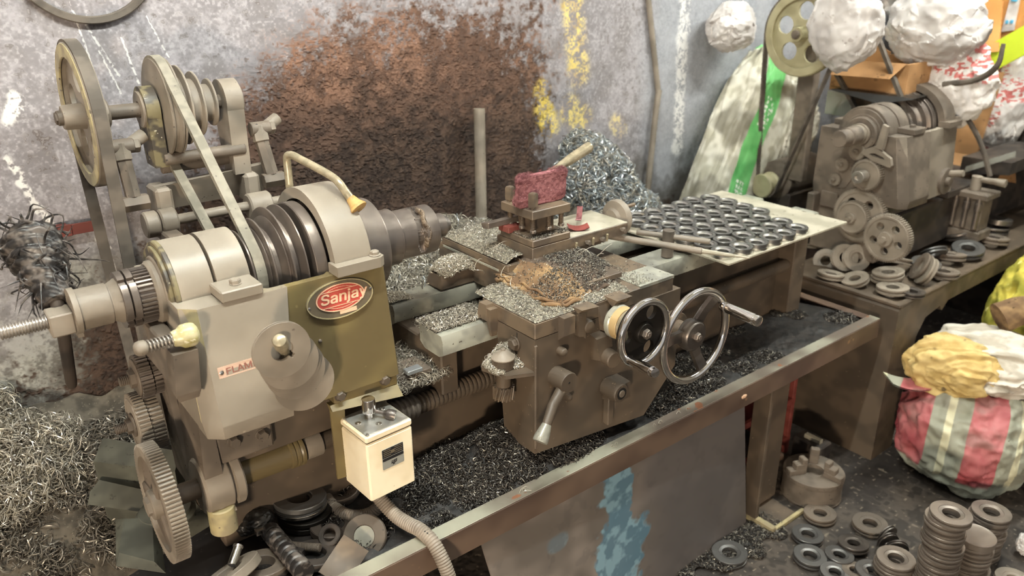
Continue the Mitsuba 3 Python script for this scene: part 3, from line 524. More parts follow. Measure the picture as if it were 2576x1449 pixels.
    part(lv, 'handle', rev((.014, -.296, .5975), (-.024, -.008, -.0262), [(0, 0), (0, .0085), (.002, .0092), (.022, .0135), (.031, .0142), (.034, .0135), (.034, .0)], 24), 'way_steel', 40)
    part(lv, 'centre_dot', cyl((.079, -.2818, .6525), (.079, -.2826, .6525), .0022), 'black')
    # thread dial on the apron's left side
    td = part(ap, 'thread_dial', cat(extr(Polygon([(-.020, -.222), (.032, -.245), (.032, -.170), (.012, -.158), (-.03, -.160), (-.034, -.168)]), 'xy', .668, .675), cyl((-.003, -.192, .675), (-.003, -.192, .695), .0195, .0215, .001)), 'cast_brown')
    part(td, 'dome', rev((-.003, -.192, .695), (0, 0, 1), [(0, 0), (0, .0222), (.002, .0222), (.003, .021), (.011, .0125), (.0145, .0065), (.015, .0045), (.0175, .0042), (.018, 0)], 36), 'cast_light', 40)
    part(td, 'clamp_bolt', cat(hexbolt((.027, -.188, .712), (-1, 0, 0), .0115, .009), cyl((.03, -.188, .712), (.026, -.188, .712), .014)), 'cast_brown')
    part(td, 'shaft', cyl((-.003, -.192, .668), (-.003, -.192, .63), .0135), 'cast_brown')
    g = gear((-.003, -.192, .612), (0, 0, 1), .0205, .026, 16, .0045); v = g[0].copy(); t = (v[:, 2]-.612)*14; c, s = np.cos(t), np.sin(t); xx, yy = v[:, 0]+.003, v[:, 1]+.192
    part(td, 'worm_gear', (np.stack([xx*c-yy*s-.003, xx*s+yy*c-.192, v[:, 2]], 1), g[1]), 'bronze_dirt', 25)
    # cross-feed screw, dial and wheel
    X, Z = .213, .732
    cf = part(L, 'cross_feed', cat(cyl((X, -.20, Z), (X, -.262, Z), .0165), hull([(X-.03, -.243, Z+.03), (X+.03, -.243, Z+.03), (X-.02, -.255, Z-.02), (X+.02, -.255, Z-.02), (X-.03, -.21, Z-.02), (X+.03, -.21, Z+.03)])), 'bronze_dirt')
    part(cf, 'dial', cat(ring((X, -.2745, Z), (0, -1, 0), .017, .0325, .01, .001)), 'cream_dial', 40)
    part(cf, 'dial_flange', ring((X, -.262, Z), (0, -1, 0), .0125, .0335, .01, .002), 'way_steel', 40)
    part(cf, 'dial_ring', ring((X, -.2915, Z), (0, -1, 0), .014, .0310, .01, .001), 'ivory_steel', 40)
    def wheel(par, x, y, z, R, r, spokes, a0, web, mt):
        w = part(par, 'handwheel', torus((x, y, z), (0, 1, 0), R-r, r, 80, 16), 'chrome', True, 'polished rim')
        part(w, 'hub', rev((x, y+.022, z), (0, -1, 0), [(0, 0), (0, R*.30), (.010, R*.33), (.022, R*.31), (.026, R*.27), (.026, 0)], 40), mt, 40)
        part(w, 'hub_nut', cat(hexbolt((x, y-.003, z), (0, -1, 0), .0098, .009), cyl((x, y-.012, z), (x, y-.0145, z), .005)), 'steel_dusty')
        if web:
            hp = Point(0, 0).buffer(R-r, 48).difference(unary_union([affinity.translate(Point(0, 0).buffer(R*.20, 20), .60*R*math.cos(t), .60*R*math.sin(t)) for t in np.radians(np.array([58, 178, 298]))]))
            part(w, 'web', extr(affinity.translate(hp, x, z), 'xz', y+.004, y+.012), mt)
        for i in range(0 if web else spokes):
            t = a0+i*2*PI/spokes; e = np.array([math.cos(t), 0, math.sin(t)]); n_ = np.array([-e[2], 0, e[0]]); P = []
            for s_, wd, yo in ((R*.2, .013, .012), (R*.55, .010, .010), (R-r*.8, .0125, .0)):
                for k_ in (-1, 1):
                    for q_ in (-.005, .005): P.append(np.array([x, y+yo+q_, z])+e*s_+n_*wd*k_)
            P = np.array(P); part(w, 'spoke', cat(hull(P[:8]), hull(P[4:])), mt)
        return w
    w1 = wheel(cf, X, -.335, Z, .0675, .0072, 0, 0, True, 'black_steel')
    part(w1, 'handle', rev((X-.040, -.335, Z-.040), (-.022, -.085, .014), [(0, 0), (0, .0062), (.004, .0075), (.008, .0085), (.012, .0072), (.03, .0088), (.060, .0098), (.080, .0092), (.081, .0065), (.084, .0065), (.085, .009), (.090, .0085), (.091, 0)], 28), 'chrome', 40)
    fw = part(L, 'feed_wheel_shaft', cat(cyl((.394, -.2, .661), (.394, -.30, .661), .019), cyl((.394, -.243, .661), (.394, -.262, .661), .034)), 'cast_brown')
    w2 = wheel(fw, .394, -.31, .661, .1035, .0083, 3, math.radians(52), False, 'steel_dark')
    t = math.radians(33); part(w2, 'handle', rev((.394+.088*math.cos(t), -.312, .661+.088*math.sin(t)), (-.004, -.1, -.002), [(0, 0), (0, .009), (.004, .0105), (.012, .011), (.014, .009), (.018, .0105), (.065, .0118), (.082, .012), (.084, .0105), (.087, .0105), (.088, .0118), (.094, .0112), (.0955, .008), (.0955, 0)], 32), 'chrome', 40)
carriage(LATHE)

# ------------------------------------------------------------------ countershaft behind the headstock, belts
def countershaft(label, d, pal, wheel_only=False):
    K = thing('countershaft', label, 'pulley shaft'); sh = lambda m: move(m if not isinstance(m, list) else cat(m), None, d)
    pp = lambda par, name, m, mt, smooth=35, lb=None: part(par, name, sh(m), pal.get(mt, mt), smooth, lb)
    c = np.array([0, .33, 1.122]); X = (1, 0, 0)
    P = lambda x: (x, .33, 1.122)
    pp(K, 'shaft', [cyl(P(-.553), P(-.24), .0128), hexbolt(P(-.556), X, .0105, .008)], 'cast')
    w = pp(K, 'flat_wheel', [ring(P(-.522), X, .0245, .1235, .103, .0015, 80), ring(P(-.510), X, .0125, .1225, .105, .001, 80)], 'olive', 30)
    pp(w, 'face_ring', ring(P(-.5235), X, .004, .1215, .0985, .001, 80), 'rim', 30)
    pp(w, 'hub', rev(P(-.545), X, [(0, 0), (0, .0195), (.004, .021), (.050, .023), (.052, .026), (.070, .026), (.073, .022), (.073, 0)], 36), 'castl')
    disc = Point(0, 0).buffer(.106, 48).difference(unary_union([affinity.translate(Point(0, 0).buffer(.026, 20), .066*math.cos(t), .066*math.sin(t)) for t in np.radians(np.arange(5)*72+20)]))
    pp(w, 'web', extr(affinity.translate(disc, c[1], c[2]), 'yz', -.511, -.503), 'castl')
    if wheel_only: return K, w, pp
    pl = pp(K, 'step_pulley', rev(P(-.389), X, [(0, .03), (0, .086), (.001, .087), (.004, .087), (.0075, .082), (.0125, .082), (.017, .087), (.020, .087), (.0205, .055), (.0395, .055), (.041, .071), (.042, .072), (.044, .072), (.045, .071), (.047, .046), (.0655, .046), (.067, .058), (.068, .059), (.070, .059), (.071, .058), (.073, .034), (.0925, .034), (.094, .043), (.0955, .044), (.0975, .044), (.098, .03)], 72), 'castl', 25)
    pp(pl, 'belt_flange', ring(P(-.3675), X, .004, .087, .05, .001, 72), 'castl', 25)
    def bearing(x0, x1, r, zb, yb, worn):
        poly = Point(.33, 1.122).buffer(r, 32).union(Polygon([(.33-r*.95, 1.122), (.33+r*.95, 1.122), (yb+r*.7, zb), (yb-r*.7, zb)]))
        b = pp(K, 'bearing_block', extr(poly, 'yz', x0, x1), 'chip' if worn else 'castl', 40)
        pp(b, 'bearing_cap', ring(P(x0-.004 if worn else x1), X, .005, r*.8, .014, .001), 'castl'); return b
    b1 = bearing(-.417, -.3935, .0405, 1.02, .325, True); b2 = bearing(-.275, -.243, .0405, .985, .325, False)
    # swing frame: plate, arms, hinge rod, turnbuckle links
    fr = pp(K, 'swing_frame', [hull([(-.425, .30, .985), (-.425, .32, .985), (-.205, .31, .995), (-.205, .33, .995), (-.425, .32, .935), (-.425, .335, .935), (-.21, .335, .935), (-.21, .35, .935)]),
                              cbox(-.43, -.40, .28, .345, .925, .985, .005), cbox(-.262, -.232, .285, .345, .925, .985, .006)], 'castl')
    for z, y in ((1.033, .30), (1.012, .33)): pp(fr, 'cross_rod', cyl((-.40, y, z), (-.25, y, z), .011), 'cast')
    pp(fr, 'hinge_rod', cyl((-.44, .27, .927), (-.20, .27, .927), .0095), 'castl')
    for a, b in ((-.462, -.437), (-.435, -.405)): pp(fr, 'hinge_boss', cyl((a, .27, .927), (b, .27, .927), .024, b=.003), 'castl')
    pp(fr, 'hinge_boss', [cyl((-.27, .27, .925), (-.225, .27, .925), .026, b=.003)], 'castl')
    for x, dx in ((-.466, 0), (-.212, .006)):
        l = pp(K, 'turnbuckle', [cyl((x, .315, 1.058), (x+dx, .29, .975), .0135, n=6), cyl((x-.016, .315, 1.064), (x+.022, .315, 1.064), .0135), cyl((x-.02+dx, .288, .966), (x+.024+dx, .288, .966), .015, n=6)], 'cast', 25)
        pp(l, 'link_nut', [hexbolt((x+.022, .315, 1.064), X, .014, .010), hexbolt((x+.026, .315, 1.064), (-1, 0, 0), .011, .008), cyl((x, .316, 1.069), (x+dx*.1, .308, 1.040), .0155, n=6)], 'castl', 25)
        pp(l, 'pivot', cyl((x+.02, .318, 1.066), (x+.045, .325, 1.078), .012), 'castl')
    return K, w, pp
palA = dict(cast='cast', castl='cast_light', olive='cast_light', rim='paint_worn', chip='paint_chip')
CS, CW, _ = countershaft('grey stepped-pulley countershaft with yellow-rimmed wheel on swing frame behind the headstock', (0, 0, 0), palA)
one('wall_strap', cat(cbox(-.575, -.545, .495, .499, .868, .892, .001), cbox(-.575, -.50, .499, .503, .868, .890, .001), cbox(-.575, -.55, .50, .5195, .868, .890, .001)), 'red_dark', 'rusty red flat iron strap on the wall behind the belts', 'strap')
part(CS, 'mount_arm', cbox(-.44, -.41, .125, .29, .895, .915, .003), 'cast'); part(CS, 'mount_arm', cbox(-.262, -.235, .125, .29, .895, .915, .003), 'cast')
def belt(name, x, w, th, c0, r0, c1, r1, mt, label, n=28, sag=0.0):
    """An open belt round two pulleys of a plane x = const."""
    c0, c1 = np.array(c0, float), np.array(c1, float); D = c1-c0; L = np.linalg.norm(D); a = math.atan2(D[1], D[0]); b = math.acos((r0-r1)/L)
    pts = [c0+r0*np.array([math.cos(t), math.sin(t)]) for t in np.linspace(a+b, a-b+2*PI, n)]+[c1+r1*np.array([math.cos(t), math.sin(t)]) for t in np.linspace(a-b, a+b, n)]
    p = Polygon(pts); return one(name, extr(p.buffer(th).difference(p), 'yz', x-w/2, x+w/2), mt, label, 'belt', smooth=50)
belt('drive_belt', -.3785, .0165, .010, (.33, 1.122), .082, (0, .9), .0575, 'belt_light', 'pale grey belt from the stepped pulley down to the cone pulley')
belt('drive_belt', -.510, .020, .004, (.33, 1.122), .124, (.275, .40), .045, 'rubber', 'long dark belt round the yellow-rimmed wheel going down behind the gears')
m = thing('motor', 'dark motor low behind the lathe with pulley on the long belt', 'motor')
part(m, 'body', rev((-.47, .275, .40), (1, 0, 0), [(0, 0), (0, .075), (.01, .085), (.19, .085), (.20, .075), (.20, 0)], 32), 'cast_dark'); part(m, 'pulley', rev((-.53, .275, .40), (1, 0, 0), [(0, 0), (0, .048), (.004, .045), (.036, .045), (.04, .048), (.04, .015), (.07, .015)], 32), 'cast_dark')
part(m, 'foot', cbox(-.46, -.28, .19, .36, .23, .33, .004), 'cast_dark')

# ------------------------------------------------------------------ stand: chip tray, legs, leaning sheet
ST = thing('chip_tray', 'black oily chip tray on a brown angle-iron stand under the lathe', 'tray')
part(ST, 'tray_floor', extr(Polygon([(-.66, -.284), (1.213, -.284), (1.213, .30), (-.45, .30), (-.45, .04), (-.66, -.02)]), 'xy', .427, .4335), 'tray_black')
fr = part(ST, 'front_rail', extr(Polygon([(-.2875, .400), (-.2875, .4525), (-.285, .455), (-.257, .455), (-.2555, .4535), (-.2555, .4505), (-.281, .450), (-.283, .448), (-.283, .400)]), 'yz', -.66, 1.215), 'primer')
part(fr, 'lip', extr(Polygon([(-.2865, .4551), (-.2565, .4551), (-.2565, .4560), (-.2855, .4560)]), 'yz', -.66, 1.214), 'lip', label='worn pale top edge')
part(ST, 'end_rail', cat(cbox(1.2105, 1.215, -.285, .30, .400, .455, .001), cbox(1.185, 1.2145, -.257, .30, .4515, .455, .001)), 'primer')
part(ST, 'back_rail', cbox(-.45, 1.215, .296, .30, .427, .47, .001), 'primer')
def leg(x0, x1, y0, y1):
    return cat(cbox(x0, x0+.012, y0, y1, .006, .43, .002), cbox(x0+.01, x1, y0+.030, y0+.036, .02, .43, .001), cbox(x0, x1-.005, y0-.040, y0+.06, 0, .008, .002))
l = part(ST, 'leg', leg(.742, .868, -.283, -.235), 'cast_brown')
part(l, 'toe', cat(cbox(.742, .758, -.335, -.235, 0, .022, .003), cbox(.758, .885, -.335, -.325, .0, .014, .002)), 'paint_worn')
part(ST, 'leg', leg(-.60, -.48, -.283, -.235), 'cast_brown'); part(ST, 'leg', leg(.742, .868, .22, .27), 'cast_brown'); part(ST, 'leg', leg(-.44, -.32, .22, .27), 'cast_brown')
part(ST, 'rail_chip', blob((.62, -.2885, .43), (.010, .002, .005), 4, sub=3), 'letter_cream')
def panel_fn(p, n, uv):
    f1, f2 = fbm(p.x*9, p.z*9, 1.0, 3), fbm(p.x*45, p.z*45, 4.0, 3)
    c = mix(S('5f5852'), S('7a716a'), smoothstep(.35, .65, f1)); c = mix(c, S('4d4a4b'), smoothstep(.22, .40, p.x+(f1-.5)*.16)*.75); c = mix(c, S('4a4645'), smoothstep(.60, .76, f2)*.25)
    b = smoothstep(.085, .02, dr.abs(p.x-.215-(.30-p.z)*.16+(f1-.5)*.16+(f2-.5)*.05)); b = dr.maximum(b, smoothstep(.045, .015, dr.sqrt(dr.square(p.x-.06)+dr.square((p.z-.30)*1.4))+(f1-.5)*.06)*.4)
    return mix(c, mix(S('4b6c7e'), S('7394a3'), smoothstep(.4, .65, f2)), smoothstep(.25, .6, b)*.85)
mat('panel_paint', mikit.proc(panel_fn), .5)
one('sheet_panel', hull([(-.125, -.2785, .398), (.66, -.2635, .398), (-.125, -.2745, .398), (.66, -.2595, .398), (-.04, -.30, .0), (.725, -.268, .0), (-.04, -.296, .0), (.725, -.264, .0)]), 'panel_paint', 'grey metal sheet with a blue paint splash leaning under the tray', 'metal sheet')

mat('lid_metal', rgb([.74, .73, .69]), mikit.proc(lambda p, n, uv: .24+.16*smoothstep(.4, .65, fbm(p.x*60, p.y*60, 0.0, 2))), metal=.9)
# ------------------------------------------------------------------ switch box, its bracket and conduits
B = thing('switch_box', 'cream rotary switch box with chrome top hung in front of the bed', 'switch box')
bx = (-.3005, -.2105, -.208, -.125)
R_ = rot([0, 0, 1], 2)
sb = lambda m: about(m, (-.255, -.165, .6), [0, 0, 1], 3.0)
bd = part(B, 'body', sb(cbox(bx[0], bx[1], bx[2], bx[3], .5255, .6375, .003)), 'cream')
part(B, 'seam', sb(cbox(bx[0]+.002, bx[1]-.002, bx[2]+.002, bx[3]-.002, .637, .640, .001)), 'plate_grey')
lid = part(B, 'lid', sb(cbox(bx[0]-.0005, bx[1]+.0005, bx[2]-.0005, bx[3], .6395, .6525, .003)), 'cream')
part(lid, 'top_plate', sb(cbox(bx[0]+.003, bx[1]-.003, bx[2]+.003, bx[3]-.003, .652, .6537, .001)), 'lid_metal')
for x, y in ((-.287, -.163), (-.232, -.150), (-.262, -.187)): part(lid, 'screw', sb(cat(ring((x, y, .6537), (0, 0, 1), .0010, .0052, .003, .0003, 20), rev((x, y, .6537), (0, 0, 1), [(0, 0), (0, .003), (.0012, .0026), (.002, 0)], 16))), 'bright_steel')
part(lid, 'corner_screw', sb(rev((bx[0]+.006, bx[2]+.004, .6537), (0, 0, 1), [(0, 0), (0, .0032), (.002, .002), (.002, 0)], 12)), 'bright_steel')
kn = part(B, 'switch_knob', sb(rev((-.262, -.158, .6537), (0, 0, 1), [(0, 0), (0, .0052), (.010, .0052), (.0105, .0112), (.0115, .0118), (.034, .0118), (.0355, .0108), (.036, 0)], 36)), 'chrome', 40)
lv = part(kn, 'switch_lever', sb(rev((-.259, -.160, .667), (.026, -.030, -.008), [(0, 0), (0, .0028), (.020, .0034), (.026, .006), (.0285, .0085), (.036, .0095), (.042, .0088), (.042, 0)], 28)), 'steel_dark', 40)
part(B, 'conduit_gland', sb(cat(cyl((-.268, -.165, .5255), (-.268, -.165, .505), .0125), cyl((-.225, -.15, .5255), (-.225, -.15, .515), .008))), 'cast_light')
lab = part(B, 'rating_label', sb(extr(sbox(-.2735, .5775, -.2315, .6165).buffer(-.002).buffer(.002), 'xz', -.2088, -.2078)), 'label_silver', label='silver and black rating label')
part(lab, 'dark_band', sb(cat(extr(sbox(-.2728, .5935, -.2322, .5985), 'xz', -.2092, -.2085), extr(sbox(-.2728, .5998, -.2322, .6158), 'xz', -.2092, -.2085))), 'letter_black')
part(lab, 'print_lines', sb(extr(unary_union([sbox(-.271, z, -.234, z+.0012).difference(sbox(-.2565, z-.01, -.2495, z+.01)) for z in (.6025, .606, .6095, .613)]+[sbox(-.2565, .6045, -.2495, .6105)]), 'xz', -.2095, -.2090)), 'plate_grey')
def flat_text(txt, h, x, y, z, bold=True, shear=.2): 
    m = meshkit.text_mesh(txt, h, .0005, bold); v = np.array(m.vertices); v[:, 0] = (v[:, 0]+shear*v[:, 1]); return np.stack([x+v[:, 0], y-v[:, 2], z+v[:, 1]], 1), np.array(m.faces)
def logo4p(s):                       # the maker's angular mark, an open-topped 4 joined to a P
    a = [sbox(0, .35, .16, 1), sbox(0, .35, .52, .50), sbox(.40, 0, .56, 1), sbox(.68, 0, .84, 1), sbox(.68, .85, 1.2, 1), sbox(1.06, .4, 1.22, 1), sbox(.68, .36, 1.22, .51)]
    return affinity.affine_transform(unary_union(a), [s, .22*s, 0, s, 0, 0])
part(lab, 'logo', sb(extr(affinity.translate(logo4p(.0085), -.2575, .5812), 'xz', -.2094, -.2086)), 'letter_black')
u = np.array([.026, -.030, -.008]); u /= np.linalg.norm(u); e1, e2, _w = frame(u)
part(lv, 'logo', sb(orient(move(trimesh.creation.extrude_polygon(affinity.translate(affinity.scale(logo4p(.0075), 1, 1), -.0045, -.004), .0006) if False else extr(affinity.translate(logo4p(.0075), -.0045, -.004), 'xy', 0, .0006), None), np.array([-.259, -.160, .667])+u*.0421, u, 170)), 'label_silver')
part(B, 'bracket', cat(hull([(-.318, -.1325, .7135), (-.188, -.1325, .7135), (-.318, -.1365, .7135), (-.188, -.1365, .7135), (-.318, -.1325, .680), (-.188, -.1325, .664), (-.318, -.1365, .680), (-.188, -.1365, .664)]) if False else hull([(-.319, -.1315, .681), (-.293, -.1315, .676), (-.319, -.1275, .681), (-.293, -.1275, .676), (-.319, -.1315, .538), (-.300, -.1315, .536), (-.319, -.1275, .538), (-.300, -.1275, .536)]),
     hull([(-.319, -.131, .684), (-.19, -.131, .679), (-.319, -.118, .684), (-.19, -.118, .679), (-.319, -.140, .676), (-.19, -.150, .664), (-.319, -.128, .674), (-.19, -.138, .661)])), 'paint_olive')
def hose(name, P, r, label, mt='conduit', pitch=.0046):
    P = np.array(P, float); Q = np.vstack([2*P[0]-P[1], P, 2*P[-1]-P[-2]]); out = []
    for i in range(1, len(Q)-2):
        for t in np.arange(30)/30:
            out.append(np.array([-t+2*t*t-t**3, 2-5*t*t+3*t**3, t+4*t*t-3*t**3, -t*t+t**3])/2@Q[i-1:i+3])
    out = np.array(out+[P[-1]]); s = np.concatenate([[0], np.cumsum(np.linalg.norm(np.diff(out, axis=0), axis=1))]); L = s[-1]; k = int(L/pitch)*4
    ss = np.linspace(0, L, k); pp = np.stack([np.interp(ss, s, out[:, i]) for i in range(3)], 1)
    return thing(name, label, 'conduit'), tube(pp, r*(1-.10*(np.arange(k) % 4 == 0)-.05*(np.arange(k) % 4 == 1)), 18)
kk, ms = hose('flexible_conduit', [(-.268, -.165, .508), (-.262, -.178, .492), (-.252, -.205, .473), (-.243, -.235, .4685), (-.236, -.262, .4685), (-.230, -.293, .455), (-.225, -.320, .415), (-.222, -.332, .36), (-.222, -.335, .30)], .0125, 'grey corrugated conduit from the switch box over the tray edge, torn open')
part(kk, 'hose', ms, 'conduit', 60)
part(kk, 'tear', hull(np.array([(-.239, -.274, .4775), (-.235, -.285, .4745), (-.227, -.281, .4735), (-.229, -.270, .477), (-.233, -.277, .473)])), 'black')
kk, ms = hose('flexible_conduit', [(-.258, -.160, .470), (-.275, -.150, .4555), (-.298, -.130, .449), (-.310, -.095, .447), (-.310, -.05, .447), (-.30, -.02, .447)], .0115, 'grey corrugated conduit lying in the tray behind the switch box'); part(kk, 'hose', ms, 'conduit', 60)

# ------------------------------------------------------------------ discs hung on the index bolt
ax0, ax1 = np.array([-.4195, -.221, .853]), np.array([-.370, -.165, .760])
for i, t in enumerate((0, .30, .44, .60, 1.0)):
    c = ax0*(1-t)+ax1*t; r = .0425+.0055*t; y_ = np.array([.04+.05*math.sin(i*2.1), 1, -.05+.05*math.cos(i*3)]); hole = Point(0, 0).buffer(.0165, 32).union(affinity.rotate(sbox(-.0205, -.0035, 0, .0035), 40, origin=(0, 0)))
    body = Point(0, 0).buffer(r, 64).difference(hole); w = .0066
    one('pulley_blank', orient(cat(extr(body, 'xy', 0, .0022), extr(Point(0, 0).buffer(r-.002, 64).difference(hole), 'xy', .0022, .0046), extr(body, 'xy', .0046, w)), c, y_), 'cast_light', 'front keyed grey pulley blank hung on the headstock bolt' if i == 0 else 'grey pulley blank hung behind the front keyed disc on the bolt', 'metal disc', None if i == 0 else 'pulley blanks hung on the index bolt')

# ------------------------------------------------------------------ rag-wrapped crank, pipe, hoop, wall conduit
rb = thing('rag_bundle', 'black torn film and rag wound round the upright crank bar', 'rag')
t = np.linspace(0, 1, 70); axp = np.array([-.652, .028, .905])*(1-t[:, None])+np.array([-.655, .152, .988])*t[:, None]
rr = np.interp(t, [0, .1, .3, .55, .75, .9, 1], [.020, .021, .026, .036, .040, .035, .018]); V, F = tube(axp, rr, 48)
ri, ci = np.arange(len(V))//48, np.arange(len(V)) % 48; ph = ri*.42+ci*2*PI/48*2+2.6*meshkit.fbm(V*28, 2, 5); d_ = .92+.20*np.abs(np.sin(ph))+.26*(meshkit.fbm(V*75, 3, 6)-.5)
cc = np.repeat(np.vstack([axp[:1], axp, axp[-1:]]), 48, 0); part(rb, 'wrapping', (cc+(V-cc)*d_[:, None], F), 'black_film', 50)
part(rb, 'bare_end', blob((-.654, .150, .992), (.016, .016, .013), 3, sub=3), 'steel_dusty', 60)
rg = np.random.default_rng(8); st = []
for i in range(150):
    a = rg.uniform(.15, 1); p = np.array([-.652, .028, .905])*(1-a)+np.array([-.655, .152, .988])*a; dv = rg.normal(size=3); dv[0] = abs(dv[0])*(1 if rg.random() < .75 else -1); dv /= np.linalg.norm(dv); r0 = np.interp(a, t, rr)*.85; L = rg.uniform(.010, .034)*(1.3 if a > .6 else .55)
    q = p+dv*r0; e_ = rg.normal(size=3)*.006; st.append(tube([q, q+dv*L*.45+e_, q+dv*L*.7+e_*2+rg.normal(size=3)*.006-np.array([0, 0, L*.2]), q+dv*L*.75+e_*3.2+rg.normal(size=3)*.010-np.array([0, 0, L*.55])], [.0022, .0018, .0012, .0003], 5, 3))
part(rb, 'shreds', cat(st), 'black_film', 40, kind='stuff')
one('steel_pipe', rev((.425, .46, .55), (.447-.425, .487-.46, 1.006-.55), [(0, .008), (0, .0150), (.459, .0150), (.459, .0115), (.35, .0110)], 28), 'cast_light', 'bare grey pipe leaning on the wall beyond the chuck', 'pipe')
one('wall_hoop', ring((-.426, WALL_Y-.014, 1.394), (0, 1, 0), .012, .134, .1195, .002, 96), 'rubber', 'grey belt ring hanging on the wall at the top left', 'ring')
wc = thing('wall_conduit', 'thin grey conduit running down the wall beside the green sack', 'conduit')
part(wc, 'upper_pipe', tube([(1.078, .51, 1.45), (1.096, .51, 1.25), (1.164, .509, .968)], .0088, 12), 'cast_light'); part(wc, 'lower_pipe', tube([(1.158, .503, .985), (1.150, .503, .93), (1.12, .50, .56)], .0098, 12), 'cast_light')

# ------------------------------------------------------------------ pad, tool bit, abrasive scraps, file and chuck key
V, F = blob((0, 0, 0), (.062, .0075, .0325), 6, .12, 6, 5, sq=.30); z_ = rot([0, 0, 1], 2)
pd = thing('fuzzy_pad', 'fuzzy dusty pink pad stood on top of the tool post', 'pad')
part(pd, 'felt', move((V, F), rot([1, 0, 0], 8), (.206, -.050, .9465)), 'pink_pad', 60)
rg = np.random.default_rng(4); n = 7000; i = rg.integers(0, len(V), n); P = (V[i]+rg.normal(0, .0006, (n, 3)))@rot([1, 0, 0], 8).T+np.array([.204, -.050, .950])
part(pd, 'fuzz', curls(P, rg, (.0012, .0035), (.8, 2.4), (.00009, .00016), 4, 1.0, .002), 'pink_pad', 40, kind='stuff')
tb = one('tool_bit', cat(cbox(.112, .235, .001, .015, .868, .880, .001), hull([(.112, .001, .868), (.112, .015, .868), (.112, .001, .880), (.112, .015, .880), (.103, .012, .880), (.103, .014, .880), (.106, .012, .868)])), 'steel_dusty', 'square tool bit clamped in the tool post pointing at the chuck', 'tool bit')
one('packing_strip', cbox(.150, .186, -.016, .0185, .8545, .8675, .001), 'red_dark', 'dull red packing strip under the tool bit', 'strip')
def bent(x, y, z, L, W, bend, rz, lift, th=.0009):
    u, v = np.meshgrid(np.linspace(-1, 1, 14), np.linspace(-1, 1, 8), indexing='ij'); h = bend*(u**2)+lift*np.maximum(u, 0)**1.5; a = np.stack([u.ravel()*L/2, v.ravel()*W/2, h.ravel()], 1); b = a+np.array([0, 0, th]); m = len(a)
    F1 = quads(14, 8, closed_u=False); return move((np.vstack([a, b]), np.vstack([F1, F1[:, ::-1]+m])), rot([0, 0, 1], rz), (x, y, z))
ab = thing('abrasive_scrap', 'curled scrap of red abrasive cloth on the compound slide', 'abrasive cloth')
part(ab, 'cloth', bent(.308, -.050, .8412, .044, .034, .0065, -35, .0), 'red', 50); part(ab, 'torn_flap', bent(.330, -.028, .852, .030, .012, .002, 38, .022), 'pink_pad', 50)
fl = thing('file', 'long round file with a pale tapered tang lying across the slide', 'file')
part(fl, 'body', cyl((.405, -.045, .803), (.515, -.215, .789), .0072), 'cast_light'); part(fl, 'tang', rev((.515, -.215, .789), (.105, -.145, -.012), [(0, 0), (0, .0072), (.003, .0058), (.06, .0042), (.098, .0012), (.1, 0)], 8), 'sheet_light', 25)
ck = thing('chuck_key', 'T-handled grey chuck key standing beside the ring sheet', 'chuck key')
part(ck, 'post', cyl((.545, -.095, .737), (.545, -.095, .800), .0135), 'cast'); part(ck, 'cross_bar', cyl((.505, -.035, .788), (.597, -.172, .781), .0062), 'cast_light')

# ------------------------------------------------------------------ sheet of turned rings
SH = one('steel_sheet', cbox(.583, 1.055, -.237, .152, .745, .7505, .001), 'sheet_light', 'pale steel sheet laid across the far end of the lathe bed', 'metal sheet')
one('tailstock', cat(cbox(.70, .95, -.09, .09, .735, .7448, .002)), 'cast_dark', 'dark flat tailstock base under the ring sheet', 'tailstock')
RINGS = [(0.933, 0.097), (0.878, 0.112), (0.939, 0.044), (0.888, 0.060), (0.825, 0.105), (0.934, -0.010), (0.882, 0.006), (0.835, 0.052), (0.930, -0.063), (0.772, 0.105), (0.879, -0.047), (0.826, -0.001), (0.781, 0.052), (0.718, 0.104), (0.882, -0.100), (0.826, -0.054), (0.773, -0.001), (0.728, 0.052), (0.897, -0.152), (0.828, -0.108), (0.772, -0.054), (0.719, -0.001), (0.675, 0.059), (0.884, -0.204), (0.844, -0.159), (0.774, -0.108), (0.718, -0.055), (0.665, 0.007), (0.790, -0.159), (0.720, -0.108), (0.665, -0.047), (0.612, 0.017), (0.825, -0.209), (0.772, -0.209), (0.737, -0.159), (0.667, -0.100), (0.612, -0.037), (0.674, -0.153), (0.614, -0.090), (0.718, -0.209), (0.665, -0.206), (0.618, -0.144), (0.612, -0.197), (0.665, 0.112), (0.622, 0.069)]
prof = [(0, .0128), (0, .0262), (.0012, .0262), (.0062, .0262), (.0066, .0255), (.0096, .0255), (.0100, .0266), (.0140, .0266), (.0150, .0258), (.0152, .0200), (.0132, .0180), (.0110, .0130)]
rm = mikit.ply(rev((0, 0, 0), (0, 0, 1), prof[:5]+prof[5:], 44, loop=True), 'ring_steel', smooth=30)
tr = mikit.ply(rev((0, 0, 0), (0, 0, 1), [(.0002, .0264), (.0058, .0264), (.0058, .0258), (.0002, .0258)], 44, loop=True), 'bright_steel', smooth=30)
bv = mikit.ply(rev((0, 0, 0), (0, 0, 1), [(.01535, .0205), (.0134, .0182), (.0112, .0131), (.0105, .0131), (.0128, .0182), (.0148, .0205)], 44, loop=True), 'bright_steel', smooth=30)
for i, (x, y) in enumerate(RINGS):
    kx = thing('turned_ring', 'small dark turned ring with bright chamfered bore on the pale sheet', 'ring', 'turned rings on the pale sheet'); M_ = T().translate([x, y, .7507]).rotate([0, 0, 1], i*37.0)
    scene[kx+'__body'] = {**rm, 'to_world': M_}; scene[kx+'__rim_band'] = {**tr, 'to_world': M_}; scene[kx+'__bevel'] = {**bv, 'to_world': M_}

